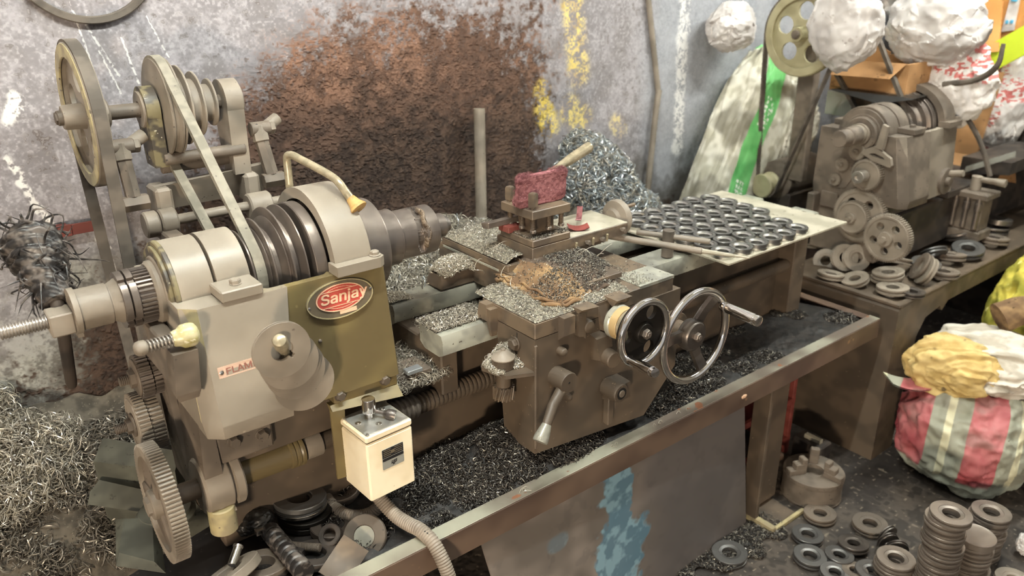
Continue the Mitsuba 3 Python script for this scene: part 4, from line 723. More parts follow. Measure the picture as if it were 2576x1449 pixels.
# ------------------------------------------------------------------ the second lathe, dust-grey, at the far end
def lathe_two():
    L = thing('lathe', 'dust-grey second lathe at the far end with bare change gears facing the viewer', 'lathe')
    D = (1.94, -.043, -.005); pal = dict(paint='cast', olive='cast_light', worn='cast_light', chip='cast', castl='cast', steel='cast', pulley='steel_dusty', ivory_steel='cast_light')
    hs, sp, pp = headstock(L, D, pal); o = np.array(D); A = lambda x, y, z: (x, y, z)
    part(sp, 'spindle_nose', cat(ring((1.385, o[1], .895), (1, 0, 0), .06, .028, .021, .002), ring((1.40, o[1], .895), (1, 0, 0), .018, .032, .02, .001)), 'cast_light'); part(sp, 'gear', gear((1.420, o[1], .895), (1, 0, 0), .040, .018, 34, .004, .02), 'cast', 25)
    part(sp, 'bore', cyl((1.40, o[1], .895), (1.41, o[1], .895), .0212), 'cast_dark')
    def cg(x, y, z, r, w, n, holes=0, hub=.02, mt='cast_light'):
        g = affinity.rotate(gear_poly(r, n, .004), 3); g = g.difference(unary_union([affinity.translate(Point(0, 0).buffer(r*.165, 20), r*.55*math.cos(t), r*.55*math.sin(t)) for t in np.radians(np.arange(holes)*360/holes+54)])) if holes else g
        k = part(L, 'change_gear', cat(orient(trimesh.creation.extrude_polygon(g, w, engine='earcut'), (x, y, z), (1, 0, 0)), ring((x-.003, y, z), (1, 0, 0), .005, r*.93, r*.82, .001)), mt, 25)
        part(k, 'hub', cat(cyl((x-.012, y, z), (x+.002, y, z), r*.30), hexbolt((x-.022, y, z), (1, 0, 0), r*.13, .011)), mt); return k
    cg(1.38, -.185, .622, .070, .020, 64, 5); cg(1.405, -.080, .661, .081, .020, 76, 5); cg(1.382, -.072, .657, .049, .022, 46)
    g3 = cg(1.392, -.088, .786, .046, .022, 42); part(g3, 'stud', cat(cyl((1.355, -.088, .786), (1.385, -.088, .786), .017), ring((1.350, -.088, .786), (1, 0, 0), .006, .018, .008, .001)), 'steel')
    cg(1.405, -.005, .80, .021, .012, 22); cg(1.405, .012, .752, .020, .012, 22); cg(1.405, -.045, .845, .026, .012, 26)
    part(L, 'tumbler_plate', extr(Polygon([(.03, .83), (.05, .77), (.03, .725), (-.02, .73), (-.06, .80), (-.05, .86), (-.01, .86)]), 'yz', 1.412, 1.42), 'cast')
    sl = Polygon([(-.10, .865), (-.145, .84), (-.15, .825), (-.10, .835), (-.07, .85)]); part(L, 'slotted_arm', extr(sl.buffer(.006).difference(affinity.scale(sl, .6, .35)), 'yz', 1.395, 1.408), 'cast_light')
    part(L, 'clamp_arm', hull([(1.39, -.13, .93), (1.405, -.13, .93), (1.39, -.115, .935), (1.405, -.115, .935), (1.39, -.125, .865), (1.405, -.125, .865), (1.39, -.105, .868), (1.405, -.105, .868)]), 'cast_light')
    part(L, 'end_block', cat(cbox(1.425, 1.70, -.14, .08, .52, .69, .006), cbox(1.412, 1.43, .0, .055, .66, .71, .003), cbox(1.39, 1.43, .06, .085, .64, .70, .003)), 'cast')
    ix = part(L, 'index_disc', cat(cyl((1.70, -.168, .735), (1.70, -.184, .735), .040), cyl((1.70, -.18, .735), (1.70, -.195, .735), .014)), 'cast'); part(ix, 'index_knob', cyl((1.712, -.182, .757), (1.712, -.222, .765), .010), 'cast_light')
    b = part(L, 'bed', cat(cbox(1.46, 3.2, -.15, .07, .51, .66, .004), cbox(1.78, 3.2, -.165, .08, .66, .685, .003)), 'cast_dark')
    part(L, 'slide_bar', cat(hull([(1.98, -.10, .70), (2.35, -.10, .70), (1.98, -.25, .72), (2.35, -.27, .74), (1.98, -.10, .755), (2.35, -.10, .755), (1.98, -.25, .76), (2.35, -.27, .775)])), 'cast_dark'); part(L, 'maker_strip', hull([(1.975, -.119, .725), (1.975, -.255, .80), (1.973, -.119, .722), (1.973, -.258, .782), (1.974, -.119, .706), (1.974, -.258, .781)]), 'label_silver')
    tp = part(L, 'tool_post', cat(cbox(1.86, 1.95, -.245, -.135, .52, .55, .003), cbox(1.87, 1.94, -.235, -.145, .55, .655, .003), cbox(1.855, 1.95, -.25, -.13, .655, .675, .003)), 'cast')
    for y in (-.225, -.19, -.155): part(tp, 'clamp_screw', cat(cyl((1.862, y, .56), (1.862, y, .66), .008), cyl((1.862, y, .62), (1.862, y, .645), .011)), 'steel_dusty')
    part(tp, 'lock_lever', cat(cyl((1.90, -.19, .675), (1.90, -.19, .72), .016), tube([(1.90, -.19, .71), (1.90, -.24, .712), (1.90, -.275, .712)], [.008, .010, .013], 12)), 'cast_light')
    return L
lathe_two()
palB = dict(cast='cast', castl='cast_olive', olive='cast_olive', rim='cast_olive', chip='cast')
mat('cast_olive', mott(S('8a8365'), S('9d9678'), .06), .5)
CS2, W2, pp2 = countershaft('olive-grey flat-belt wheel lettered V above the second lathe, half covered by a white bag', (1.936, -.14, .034), palB, True)
vv = meshkit.text_mesh('V', .030, .002, True); a = np.array(vv.vertices); a[:, 0] -= a[:, 0].mean()
part(W2, 'letter', (np.stack([1.430-a[:, 2], .225-a[:, 0], 1.211+a[:, 1]], 1), np.array(vv.faces)), 'cast')
part(CS2, 'bearing_post', cat(cbox(1.47, 1.50, .16, .22, .70, 1.16, .004), cyl((1.45, .19, 1.156), (1.60, .19, 1.156), .02)), 'cast')
belt('drive_belt', 1.426, .020, .005, (.19, 1.156), .124, (.255, .682), .036, 'rubber', 'slack dark belt from the olive wheel down to the grey motor pulley')
belt('drive_belt', 1.575, .0165, .010, (.15, 1.165), .082, (-.043, .895), .0575, 'rubber', 'dark belt from under the white bag to the second cone pulley')
m = thing('motor', 'dusty grey motor with a blank pulley facing out beside the green sack', 'motor')
part(m, 'pulley', rev((1.405, .262, .680), (1, 0, 0), [(0, 0), (0, .036), (.003, .039), (.010, .039), (.014, .034), (.040, .034), (.044, .039), (.05, .039), (.052, .0)], 36), 'cast_olive', label='grey olive pulley')
part(m, 'body', rev((1.47, .262, .69), (1, 0, 0), [(0, 0), (0, .045), (.01, .062), (.20, .066), (.21, .05), (.21, 0)], 32), 'cast'); part(m, 'base', cbox(1.48, 1.68, .20, .33, .55, .65, .004), 'cast_dark')
one('steel_strap', tube([(1.70, -.26, 1.14), (1.70, -.255, 1.08), (1.72, -.20, 1.035), (1.72, -.11, 1.012)], [.006, .008, .009, .009], 8, 5), 'rubber', 'dark curved rubber strap over the red-printed bag', 'strap')
one('black_cable', tube([(1.76, -.08, .965), (1.78, -.15, .93), (1.80, -.19, .88), (1.81, -.225, .82), (1.82, -.255, .745)], .0075, 8, 6), 'rubber', 'dark cable hanging in front of the brown cardboard', 'cable')
# pedestal and second chip tray with its pile of blanks
PD = one('machine_pedestal', extr(Polygon([(1.25, 0), (1.365, 0), (1.375, .25), (1.385, .36), (1.42, .41), (1.50, .425), (1.52, .405), (1.55, .43), (2.9, .43), (2.9, .485), (1.26, .485), (1.25, .475)]), 'xz', -.317, .06), 'cast_brown', 'brown-grey cast pedestal under the second lathe with an arched opening', 'pedestal', smooth=30)
one('rim_bar', cat(cbox(1.25, 3.0, -.318, -.300, .484, .494, .003), cbox(1.25, 1.27, -.318, .06, .484, .494, .002)), 'cast_brown', 'raised iron edge around the second lathe tray', 'edge bar')
def blank(mt, R, H, kind):
    if kind == 'dish': prof = [(0, 0), (0, R-.001), (.001, R), (H-.001, R), (H, R-.001), (H-.002, R*.8), (H-.0022, 0)]; return mikit.ply(rev((0, 0, 0), (0, 0, 1), prof, 40), mt, smooth=30)
    g = .16*R; prof = [(0, R*.42), (0, R-.001), (.001, R), (H*.30, R), (H*.46, R-g), (H*.54, R-g), (H*.70, R), (H-.001, R), (H, R-.001), (H, R*.62), (H-.001, R*.60), (H-.0025, R*.42)]
    return mikit.ply(rev((0, 0, 0), (0, 0, 1), prof, 44, loop=True), mt, smooth=30)
mat('stack_steel', mott(S('6d645c'), S('7f756c'), .05), .36, metal=.5)
BL = {m: blank(m, 1.0*.043, .017, 'ring') for m in ('cast_light', 'cast', 'ring_steel', 'steel_dark', 'stack_steel')}; DS = {m: blank(m, .043, .017, 'dish') for m in ('stack_steel', 'steel_dark')}
def put_blank(label, grp, sh_, x, y, z, tilt=0.0, az=0.0, s=1.0, cat_='metal disc'):
    k = thing('pulley_blank', label, cat_, grp); scene[k] = {**sh_, 'to_world': T().translate([x, y, z]).rotate([0, 0, 1], az).rotate([0, 1, 0], tilt).scale(s)}; return k
rg = np.random.default_rng(12)
pile = [(1.47, .075, .500, 20, 30, .75), (1.405, .0, .495, 62, 200, .85), (1.49, .015, .497, 25, 120, .85), (1.395, -.058, .525, 68, 235, .95), (1.415, -.085, .527, 66, 232, .95), (1.315, -.15, .495, 20, 150, .9), (1.29, -.085, .495, 8, 0, .9), (1.385, -.205, .495, 5, 40, 1.0), (1.385, -.208, .512, 9, 120, 1.0),
        (1.50, -.165, .515, 18, 10, 1.1), (1.325, -.255, .495, 4, 80, 1.0), (1.478, -.278, .522, 64, 130, 1.0), (1.495, -.255, .524, 62, 128, 1.0), (1.60, -.10, .52, 30, 300, 1.0), (1.72, -.02, .535, 50, 200, 1.0), (1.70, -.235, .50, 10, 30, 1.1), (1.79, -.25, .505, 14, 200, 1.1), (1.89, -.18, .515, 22, 100, 1.1), (1.97, -.25, .50, 6, 0, 1.1), (1.63, -.22, .525, 40, 60, .9),
        (1.345, -.300, .4945, 2, 0, .8), (1.56, -.285, .4945, 3, 15, 1.0), (1.62, -.03, .50, 8, 20, 1.1), (1.545, -.05, .5, 14, 80, 1.0), (1.83, -.09, .52, 12, 10, 1.3), (1.57, -.225, .50, 12, 230, 1.0), (2.08, -.20, .50, 4, 0, 1.2)]
for i, (x, y, z, t_, a_, s_) in enumerate(pile):
    put_blank('grey turned pulley blank in the pile on the second lathe tray', 'pulley blanks piled on the second tray', BL['cast_light' if i < 12 else ('cast', 'ring_steel', 'steel_dark')[i % 3]], x, y, z, t_, a_, s_)
put_blank('bright domed steel disc behind the pile on the second tray', None, DS['steel_dark'], 2.09, -.21, .53, 5, 0, 1.0)
# three stacks of grooved blanks at the lower right, loose blanks on the floor
def stack(x, y, n, s, mt, lab, grp, seed, top='ring'):
    r_ = np.random.default_rng(seed); z = 0.0; px, py = x, y
    for i in range(n):
        px, py = x+r_.uniform(-.005, .005), y+r_.uniform(-.005, .005)
        put_blank(lab, grp, (DS if (top == 'dish' and i == n-1) else BL)[mt], px, py, z, r_.uniform(-2, 2), r_.uniform(0, 360), s*r_.uniform(.96, 1.02)); z += .0172*s
stack(.868, -.678, 13, 1.0, 'stack_steel', 'grooved grey blank in the tall front stack at the lower right', 'blanks in the tall front stack', 1)
stack(.955, -.715, 8, 1.0, 'stack_steel', 'grooved grey blank in the middle stack topped by a solid disc', 'blanks in the middle stack', 2, 'dish')
stack(1.09, -.690, 7, 1.05, 'stack_steel', 'grooved grey blank in the rear stack at the right edge', 'blanks in the rear stack', 3)
stack(.845, -.595, 3, 1.0, 'stack_steel', 'grooved grey blank in the low stack left of the tall one', 'blanks in the low stack', 5)
put_blank('lone grooved blank at the bottom right corner on the floor', None, BL['cast_light'], 1.035, -.79, .0, 2, 0, .95)
for x, y, t_, s_, mt in ((.59, -.318, 2, 1.0, 'ring_steel'), (.897, -.372, 3, .95, 'cast'), (.960, -.475, 2, 1.0, 'cast'), (.800, -.398, 2, .9, 'ring_steel'), (.852, -.492, 8, .85, 'steel_dark'), (.735, -.446, 2, .92, 'ring_steel'), (.790, -.490, 5, .8, 'ring_steel'), (.800, -.572, 3, .95, 'ring_steel'), (.775, -.54, 3, .7, 'cast'), (.73, -.515, 3, .8, 'ring_steel')):
    put_blank('dark pulley blank lying loose on the oily floor', 'loose blanks on the floor', BL[mt], x, y, .001+.001*t_, t_, x*900, s_)
for q, (x, y, a_) in enumerate(((.915, -.548, 60), (.94, -.535, 75), (.905, -.575, 40))): put_blank('small bright blank standing on edge by the stacks', 'small blanks standing on edge', BL['steel_dark'], x, y, .026, 80, a_, .6)
# four-jaw chuck on the floor behind the leg
cd = thing('jaw_chuck', 'big grey jaw chuck lying on the floor behind the tray leg', 'chuck')
part(cd, 'body', rev((.975, -.295, 0), (0, 0, 1), [(0, 0), (0, .078), (.006, .080), (.010, .078), (.060, .078), (.063, .080), (.074, .080), (.076, .078), (.076, .026), (.05, .025), (.05, 0)], 56), 'cast')
for i in range(3):
    a = math.radians(35+120*i); J = cat(cbox(.030, .080, -.012, .012, .075, .092, .002), cbox(.030, .062, -.012, .012, .09, .108, .002), cbox(.030, .045, -.012, .012, .106, .122, .002)); part(cd, 'jaw', move(J, rot([0, 0, 1], math.degrees(a)), (.975, -.295, 0)), 'cast')
one('wood_offcut', cbox(1.06, 1.075, -.255, -.205, .10, .112, .001), 'sheet_light', 'pale wooden offcut lying on the chuck jaws', 'wood'); one('iron_block', cbox(1.045, 1.10, -.27, -.18, .0, .10, .004), 'cast_dark', 'dark iron block behind the floor chuck', 'block')
# under the tray: red crate, rod, papers, teal rag
cr = thing('red_crate', 'dark red open crate frame in the shadow under the tray', 'crate')
part(cr, 'back_panel', cbox(.82, 1.10, .02, .03, .01, .34, .002), 'red'); part(cr, 'side_panel', cbox(1.09, 1.10, -.13, .03, .01, .34, .002), 'red')
for z in (.17, .04): part(cr, 'front_bar', hull([(.82, -.14, z), (1.10, -.14, z), (.82, -.13, z), (1.10, -.13, z), (.82, -.14, z+.018), (1.10, -.14, z+.018), (.82, -.13, z+.018), (1.10, -.13, z+.018)]), 'red')
for x in (.82, 1.085): part(cr, 'post', cbox(x, x+.015, -.14, -.125, 0, .34, .002), 'red')
one('iron_rod', cyl((.76, -.10, .012), (.99, -.185, .060), .013), 'primer', 'brown iron rod propped in the red crate', 'rod')
def crumple(k, c, rad, mt, lab, cat_, seed, rg_=.55, amp=.25, fr=2.6): V, F = crumpled(c, np.array(rad)*1.1, seed, 26, .6, .16, 1.8, 4); V[:, 2] = np.maximum(V[:, 2], .001); return one(k, (V, F), mt, lab, cat_, smooth=False)
mat('paper_white', rgb(S('e9e4df')), .7)
mat('teal', mott(S('3d5a58'), S('7fa09c'), .02, c3=S('26302f'), s3=60., t3=.6), .8)
crumple('paper_wad', (.775, -.195, .088), (.030, .03, .038), 'paper_white', 'crumpled white paper wad nearest the leaning sheet', 'paper', 21); crumple('paper_wad', (.800, -.225, .036), (.026, .028, .036), 'paper_white', 'crumpled white paper wad beside the leg foot', 'paper', 22)
crumple('teal_rag', (.70, -.222, .036), (.046, .035, .042), 'teal', 'dirty teal rag wadded at the foot of the leaning sheet', 'rag', 23); crumple('paper_wad', (.93, -.06, .19), (.02, .02, .028), 'rag', 'orange-stained paper scrap inside the red crate', 'paper', 24); crumple('white_scrap', (.985, -.16, .205), (.006, .012, .022), 'paper_white', 'thin white scrap hanging behind the leg', 'paper', 25)
# sacks and bags
mat('poly_white', mott(S('a9a3a0'), S('c6c1be'), .06, c3=S('a8a09c'), s3=40., t3=.76), .38, spec=.5)
mat('poly_dirty', mott(S('8b8578'), S('b4afa3'), .03, c3=S('5d574c'), s3=40., t3=.70), .6)
def redprint_fn(p, n, uv):
    a = noise(p.y*38, p.z*75, 3.0); b = smoothstep(.52, .58, noise(p.y*130, p.z*190, 7.0)); m_ = smoothstep(.46, .54, noise(p.y*11+1, p.z*16, 2.0))
    return mix(mix(S('c4beba'), S('d9d4d1'), a), S('b34540'), m_*b*.85)
mat('poly_red', mikit.proc(redprint_fn), .4)
SA = np.array([.50, .06, .86]); SA /= np.linalg.norm(SA); SB = np.cross([0, 1, 0], SA); SB /= np.linalg.norm(SB)
SC0 = np.array([1.40, .375, .70])
def sack_fn(p, n, uv):
    x, y, z = p.x-SC0[0], p.y-SC0[1], p.z-SC0[2]; s = x*SA[0]+y*SA[1]+z*SA[2]; t = x*SB[0]+y*SB[1]+z*SB[2]
    f = fbm(p.x*30, p.y*30, p.z*30, 2); g = fbm(p.x*9, p.y*9, p.z*9, 3)
    c = mix(S('a8a493'), S('cfccbf'), smoothstep(.3, .65, f)); c = mix(c, S('6a6557'), smoothstep(.50, .68, g)*.8)
    w = (noise(s*9, 2.0, 5.0)-.5)*.02; band = smoothstep(.047, .043, dr.abs(t+.055+w))
    gl = cell_rand(dr.floor(s/.012), dr.floor((t+w+.022)/.0075)); lt = smoothstep(.45, .5, gl)*smoothstep(.024, .022, dr.abs(t+.055+w))*dr.select((dr.abs(s+.16) < .13) | (dr.abs(s-.20) < .05), 1.0, 0.0)*smoothstep(.006, .0068, dr.abs(s/1.0-dr.floor(s/.016+.5)*.016)+.004)
    return mix(c, mix(mix(S('4f9f55'), S('7cc47b'), f), S('e4ebdd'), lt), band)
mat('sack_green', mikit.proc(sack_fn), .5)
V, F = blob((0, 0, 0), (1, 1, 1), 31, .09, 3.2, 5, .10, .62); R3 = np.stack([SB, np.cross(SA, SB), SA]); one('green_sack', ((V*np.array([.155, .085, .43]))@R3+SC0, F), 'sack_green', 'tall woven sack with a green lettered stripe leaning on the wall', 'sack', smooth=60)
V, F = blob((0, 0, 0), (1, 1, 1), 33, .16, 3.5, 5, .35, .7); one('dirty_sack', ((V*np.array([.10, .085, .26]))@R3+SC0+np.array([.235, -.01, .03]), F), 'poly_dirty', 'dirty crumpled grey sack leaning to the right of the green one', 'sack', smooth=60)
def bag(lab, c, rad, mt, seed, amp=.22, fr=2.2, ridge=.45, sq=.85, name='plastic_bag'): V, F = crumpled(c, np.array(rad)*1.08, seed); return one(name, (V, F), mt, lab, 'bag', smooth=24)
bag('grey-white bag bunched against the wall left of the olive wheel', (1.40, .43, 1.165), (.085, .07, .075), 'poly_white', 41)
bag('bright white bag draped over the right of the olive wheel', (1.375, .028, 1.185), (.060, .105, .115), 'poly_white', 42, .20, 2.0, .55, .75)
bag('creased cream-white bag right of the draped one', (1.75, -.04, 1.175), (.10, .145, .12), 'poly_white', 43, .2, 2.4, .4)
bag('white bag with red print under the rubber strap', (1.80, -.11, 1.005), (.08, .115, .125), 'poly_red', 44, .14, 2.2, .3, .7)
bag('white bag with red print at the right edge behind the cardboard', (2.42, -.02, .87), (.10, .09, .19), 'poly_red', 45, .14, 2.2, .3, .7)
bag('loose white bag high behind the cream-white bag', (2.0, .13, 1.28), (.14, .16, .12), 'poly_white', 46)
mat('card', mott(S('8f6b48'), S('a98159'), .08, c3=S('75573b'), s3=50., t3=.74), .8, spec=.2)
mat('card_orange', mott(S('b57d42'), S('c68e52'), .15), .6); mat('acid_yellow', rgb(S('b6c62c')), .55)
ct = thing('carton', 'torn open brown carton on top of the second lathe', 'carton')
part(ct, 'front', cbox(1.60, 1.61, -.05, .185, .985, 1.075, .001), 'card'); part(ct, 'side', cbox(1.60, 1.82, -.06, -.05, .985, 1.075, .001), 'card'); part(ct, 'back', cbox(1.82, 1.83, -.06, .185, .985, 1.075, .001), 'card'); part(ct, 'bottom', cbox(1.60, 1.83, -.06, .185, .978, .986, .001), 'card')
part(ct, 'flap', hull([(1.60, -.05, 1.075), (1.60, .185, 1.075), (1.598, -.05, 1.075), (1.598, .185, 1.075), (1.555, -.03, 1.035), (1.555, .16, 1.03), (1.553, -.03, 1.035), (1.553, .16, 1.03)]), 'card'); part(ct, 'flap', about(cbox(1.598, 1.60, .02, .10, 1.06, 1.125, .0005), (1.6, .06, 1.07), [1, 0, 0], 22), 'card')
one('black_flap', hull([(1.55, -.11, .985), (1.55, .15, .985), (1.552, -.11, .988), (1.552, .15, .988), (1.66, -.10, .985), (1.66, .15, .985), (1.53, -.02, .965)]), 'black', 'black sheet edge under the torn carton', 'sheet')
one('printed_box', cbox(1.60, 1.72, .10, .19, .90, .975, .002), 'label_silver', 'small grey printed box behind the second spindle', 'box'); one('wood_strip', about(cbox(1.545, 1.555, .215, .240, .74, .84, .002), (1.55, .22, .78), [1, 0, 0], -16), 'sheet_light', 'pale wooden strip standing between motor and second headstock', 'wood')
one('red_wire', tube([(1.44, .345, .80), (1.44, .335, .76), (1.44, .352, .72), (1.44, .34, .67)], .004, 6, 5), 'red', 'red wire hanging on the dirty sack above the motor', 'wire')
rk = thing('board_rack', 'dark upright board rack behind the orange card', 'rack'); part(rk, 'panel', cbox(2.50, 2.53, -.60, .50, .02, 1.55, .003), 'cast_dark')
for y in (-.58, .46): part(rk, 'foot', cbox(2.40, 2.70, y, y+.04, 0, .03, .003), 'cast_dark')
one('cardboard_sheet', cat(hull([(2.18, -.06, .70), (2.18, .03, .70), (2.19, -.06, .70), (2.19, .03, .70), (2.20, -.085, 1.005), (2.20, .045, .985), (2.21, -.085, 1.005), (2.21, .045, .985)]), hull([(2.18, .03, .72), (2.18, -.07, .72), (2.13, .05, .665), (2.13, -.22, .665), (2.14, .05, .662), (2.14, -.22, .662), (2.19, -.19, .70)])), 'card', 'large brown cardboard sheet bent forward at its foot', 'cardboard')
bd_ = thing('orange_poster', 'orange card printed with pale vials behind the bags', 'poster')
part(bd_, 'card', hull([(2.40, .28, .98), (2.41, .28, .98), (2.40, .02, 1.03), (2.40, -.42, 1.19), (2.41, -.42, 1.19), (2.42, .30, 1.48), (2.43, .30, 1.48), (2.42, -.42, 1.48), (2.43, -.42, 1.48)]), 'card_orange')
part(bd_, 'strip', hull([(2.285, .035, 1.05), (2.285, -.022, 1.062), (2.29, .035, 1.05), (2.29, -.022, 1.062), (2.385, .115, 1.25), (2.385, .045, 1.27), (2.39, .115, 1.25), (2.39, .045, 1.27)]), 'card_orange')
for y, z, h in ((.128, 1.12, .105), (.005, 1.125, .12), (-.085, 1.15, .12)):
    v_ = part(bd_, 'vial', hull([(2.392, y-.020, z), (2.392, y+.020, z-.008), (2.396, y-.020, z), (2.396, y+.020, z-.008), (2.398, y-.016, z+h), (2.398, y+.016, z+h-.006), (2.402, y-.016, z+h), (2.402, y+.016, z+h-.006)]), 'poly_white'); part(v_, 'cap', cbox(2.390, 2.400, y-.009, y+.009, z+h*.78, z+h*.97, .001), 'panel_blue'); part(v_, 'print', cat(cbox(2.388, 2.394, y-.012, y-.003, z+.022, z+.034, .001), cbox(2.388, 2.394, y+.003, y+.012, z+.020, z+.032, .001)), 'panel_blue')
mat('panel_blue', rgb(S('4f9fc4')), .5)
one('yellow_sheet', hull([(2.30, .085, 1.03), (2.31, .085, 1.03), (2.30, -.10, 1.165), (2.31, -.10, 1.165), (2.30, -.16, 1.10), (2.31, -.16, 1.10), (2.29, .03, .96), (2.30, .03, .96)]), 'acid_yellow', 'acid yellow-green sheet below the orange card', 'sheet')
one('black_bag', blob((2.32, -.30, .78), (.12, .12, .10), 51, .2, 2.4, 5, .4), 'black_film', 'shiny black bag at the right edge on the dark table', 'bag')
# sacks on the floor at the right
def pink_fn(p, n, uv):
    g = fbm(p.x*14, p.y*14, p.z*14, 3); f = noise(p.x*220, p.z*220, p.y*220); a = p.x*.45-p.y*.9+(noise(p.z*7, p.x*7, 2.0)-.5)*.03
    c = mix(S('7c7d6e'), S('9b9a8a'), g); s = a/.17+.35; q = s-dr.floor(s); m_ = smoothstep(.50, .515, q)*smoothstep(1., .985, q)
    c = mix(c, mix(S('8e3d42'), S('b06a6b'), smoothstep(.3, .7, g)), m_); l = smoothstep(.06, .045, dr.abs(q-.24)); c = mix(c, S('d5cfae'), l*.7)
    c = mix(c, mix(S('8f9486'), S('a7aa9b'), g), smoothstep(.085, .07, p.z)); return mix(c, S('5a5248'), smoothstep(.58, .72, g)*.5)
mat('sack_pink', mikit.proc(pink_fn), .65)
V, F = blob((1.37, -.515, .155), (.185, .175, .165), 61, .10, 2.4, 5, .14, .85); V[:, 2] = np.maximum(V[:, 2], .002); one('pink_sack', (V, F), 'sack_pink', 'fat floor sack of pink and grey-green cloth strips', 'sack', smooth=40)
mat('cotton', mott(S('a79e90'), S('c4bcb0'), .03, c3=S('4f4842'), s3=24., t3=.72), .9, spec=.1); mat('cotton_yellow', mott(S('b0955f'), S('c7ae78'), .03, c3=S('6a5a40'), s3=26., t3=.74), .9, spec=.1)
def fold(c, rad, seed):
    V, F = blob((0, 0, 0), (1, 1, 1), seed, .16, 1.5, 5, .10, .9); a = V[:, 0]*3.2+V[:, 1]*2.2+2.5*(meshkit.fbm(V*1.3+seed, 3, seed)-.5)
    V = V*(1+.05*np.sin(a*2.6)+.035*np.sin(a*6.1+1)+.02*np.sin(a*11))[:, None]; return V*np.asarray(rad)+np.asarray(c), F
one('cloth_heap', fold((1.45, -.505, .335), (.165, .17, .075), 62), 'cotton', 'off-white dirty cloth heaped on the pink sack', 'cloth', smooth=50); one('cloth_heap', fold((1.33, -.455, .335), (.10, .12, .075), 63), 'cotton_yellow', 'cream-yellow work cloth folded over the front of the pink sack', 'cloth', smooth=50)
one('cloth_roll', tube([(1.55, -.46, .42), (1.60, -.50, .445), (1.66, -.55, .43)], [.045, .04, .035], 16, 4), 'rag', 'rolled tan cloth end on top of the heap', 'cloth', smooth=50); one('cloth_flap', bent(1.25, -.40, .285, .16, .07, .02, -40, .03, .004), 'sack_pink', 'pink and grey cloth flap sticking out of the sack mouth', 'cloth', smooth=50)
mat('sack_yellow', mott(S('8f8a3a'), S('c3b452'), .05, c3=S('d9cf86'), s3=40., t3=.70), .8, spec=.1)
V, F = blob((1.95, -.46, .25), (.24, .15, .30), 64, .10, 2.4, 5, .16, .8); V[:, 2] = np.maximum(V[:, 2], .002); one('yellow_sack', (V, F), 'sack_yellow', 'frayed yellow-green sack behind the cloth heap', 'sack', smooth=40)
V, F = blob((1.62, -.64, .12), (.16, .12, .14), 65, .12, 2.4, 5, .2, .8); V[:, 2] = np.maximum(V[:, 2], .002); one('grey_sack', (V, F), 'poly_dirty', 'dirty grey sack low behind the pink one at the right edge', 'sack', smooth=40)
one('wood_batten', cat(hull([(1.22, -.74, .0), (1.25, -.74, .0), (1.22, -.755, .0), (1.25, -.755, .0), (1.38, -.70, .30), (1.41, -.70, .30), (1.38, -.715, .30), (1.41, -.715, .30)])), 'cast_brown', 'olive batten leaning at the right edge by the sacks', 'batten')
crumple('foil_scrap', (1.16, -.76, .03), (.025, .02, .03), 'poly_white', 'pale foil scrap behind the lone corner blank', 'foil', 71)

# ------------------------------------------------------------------ things lying in the near end of the tray
def tilted(m, p, ang, az): return move(m, rot([0, 0, 1], az)@rot([0, 1, 0], ang), p)
def ringprof(R, ri, H, g=0.0):
    p = [(0, ri), (0, R-.0015), (.0015, R), (H*.42, R)]+([(H*.5, R-g), (H*.58, R-g), (H*.66, R)] if g else [])+[(H-.0015, R), (H, R-.0015), (H, ri+.0015), (H-.0015, ri)]; return rev((0, 0, 0), (0, 0, 1), p, 56, loop=True)
k = thing('pulley_blank', 'dark grooved blank with a polished band, uppermost of two in the tray', 'metal disc'); M0 = tilted(ringprof(.047, .0215, .022, .004), (-.365, -.060, .459), 6, 40); part(k, 'body', M0, 'ring_steel', 30)
part(k, 'bright_band', tilted(ring((0, 0, .0015), (0, 0, 1), .006, .0474, .046, .0004, 56), (-.365, -.060, .459), 6, 40), 'bright_steel'); part(k, 'bore_step', tilted(ring((0, 0, .010), (0, 0, 1), .008, .024, .0175, .001), (-.365, -.060, .459), 6, 40), 'steel_dark')
one('pulley_blank', tilted(ringprof(.048, .022, .022, .004), (-.360, -.066, .4345), 3, 0), 'black_steel', 'dark blank beneath the polished-band one in the tray', 'metal disc')
one('steel_cup', tilted(rev((0, 0, 0), (0, 0, 1), [(0, 0), (0, .030), (.002, .032), (.012, .032), (.014, .036), (.024, .036), (.025, .034), (.020, .031), (.010, .0), ], 48), (-.282, -.055, .436), 5, 200), 'steel_dusty', 'shallow steel cup with a black inside behind the switch box', 'cup')
one('pulley_blank', tilted(rev((0, 0, 0), (0, 0, 1), [(0, 0), (0, .036), (.001, .0375), (.010, .0375), (.012, .036), (.012, .0195), (.0105, .0185), (.0105, 0)], 48), (-.305, -.192, .448), 52, 222), 'cast', 'grey disc leaning on the tray edge with a milled bright centre', 'metal disc')
one('milled_face', tilted(rev((0, 0, 0), (0, 0, 1), [(.0100, 0), (.0100, .0180), (.0118, .0180), (.0118, 0)], 40), (-.305, -.192, .448), 52, 222), 'way_steel', 'bright milled round insert in the leaning disc', 'insert')
one('bushing', tilted(ringprof(.020, .011, .020), (-.347, -.150, .440), 38, 215), 'cast_dark', 'small dark bushing between the blanks in the tray', 'bushing')
one('threaded_stud', threads((-.418, -.128, .446), (-.381, -.172, .450), .0072, .0028, .0012, 14), 'cast', 'short threaded stud lying in the tray', 'stud')
one('pulley_blank', tilted(ringprof(.040, .020, .014), (-.395, -.175, .436), 10, 20), 'cast_dark', 'dark low ring under the threaded stud', 'metal disc')
one('pulley_blank', tilted(ringprof(.040, .020, .014), (-.335, -.125, .434), 4, 20), 'cast_dark', 'dark ring lying flat behind the small bushing', 'metal disc')
bg = thing('hand_tool', 'black hand tool with a ribbed clear-taped handle and slotted bright end', 'tool')
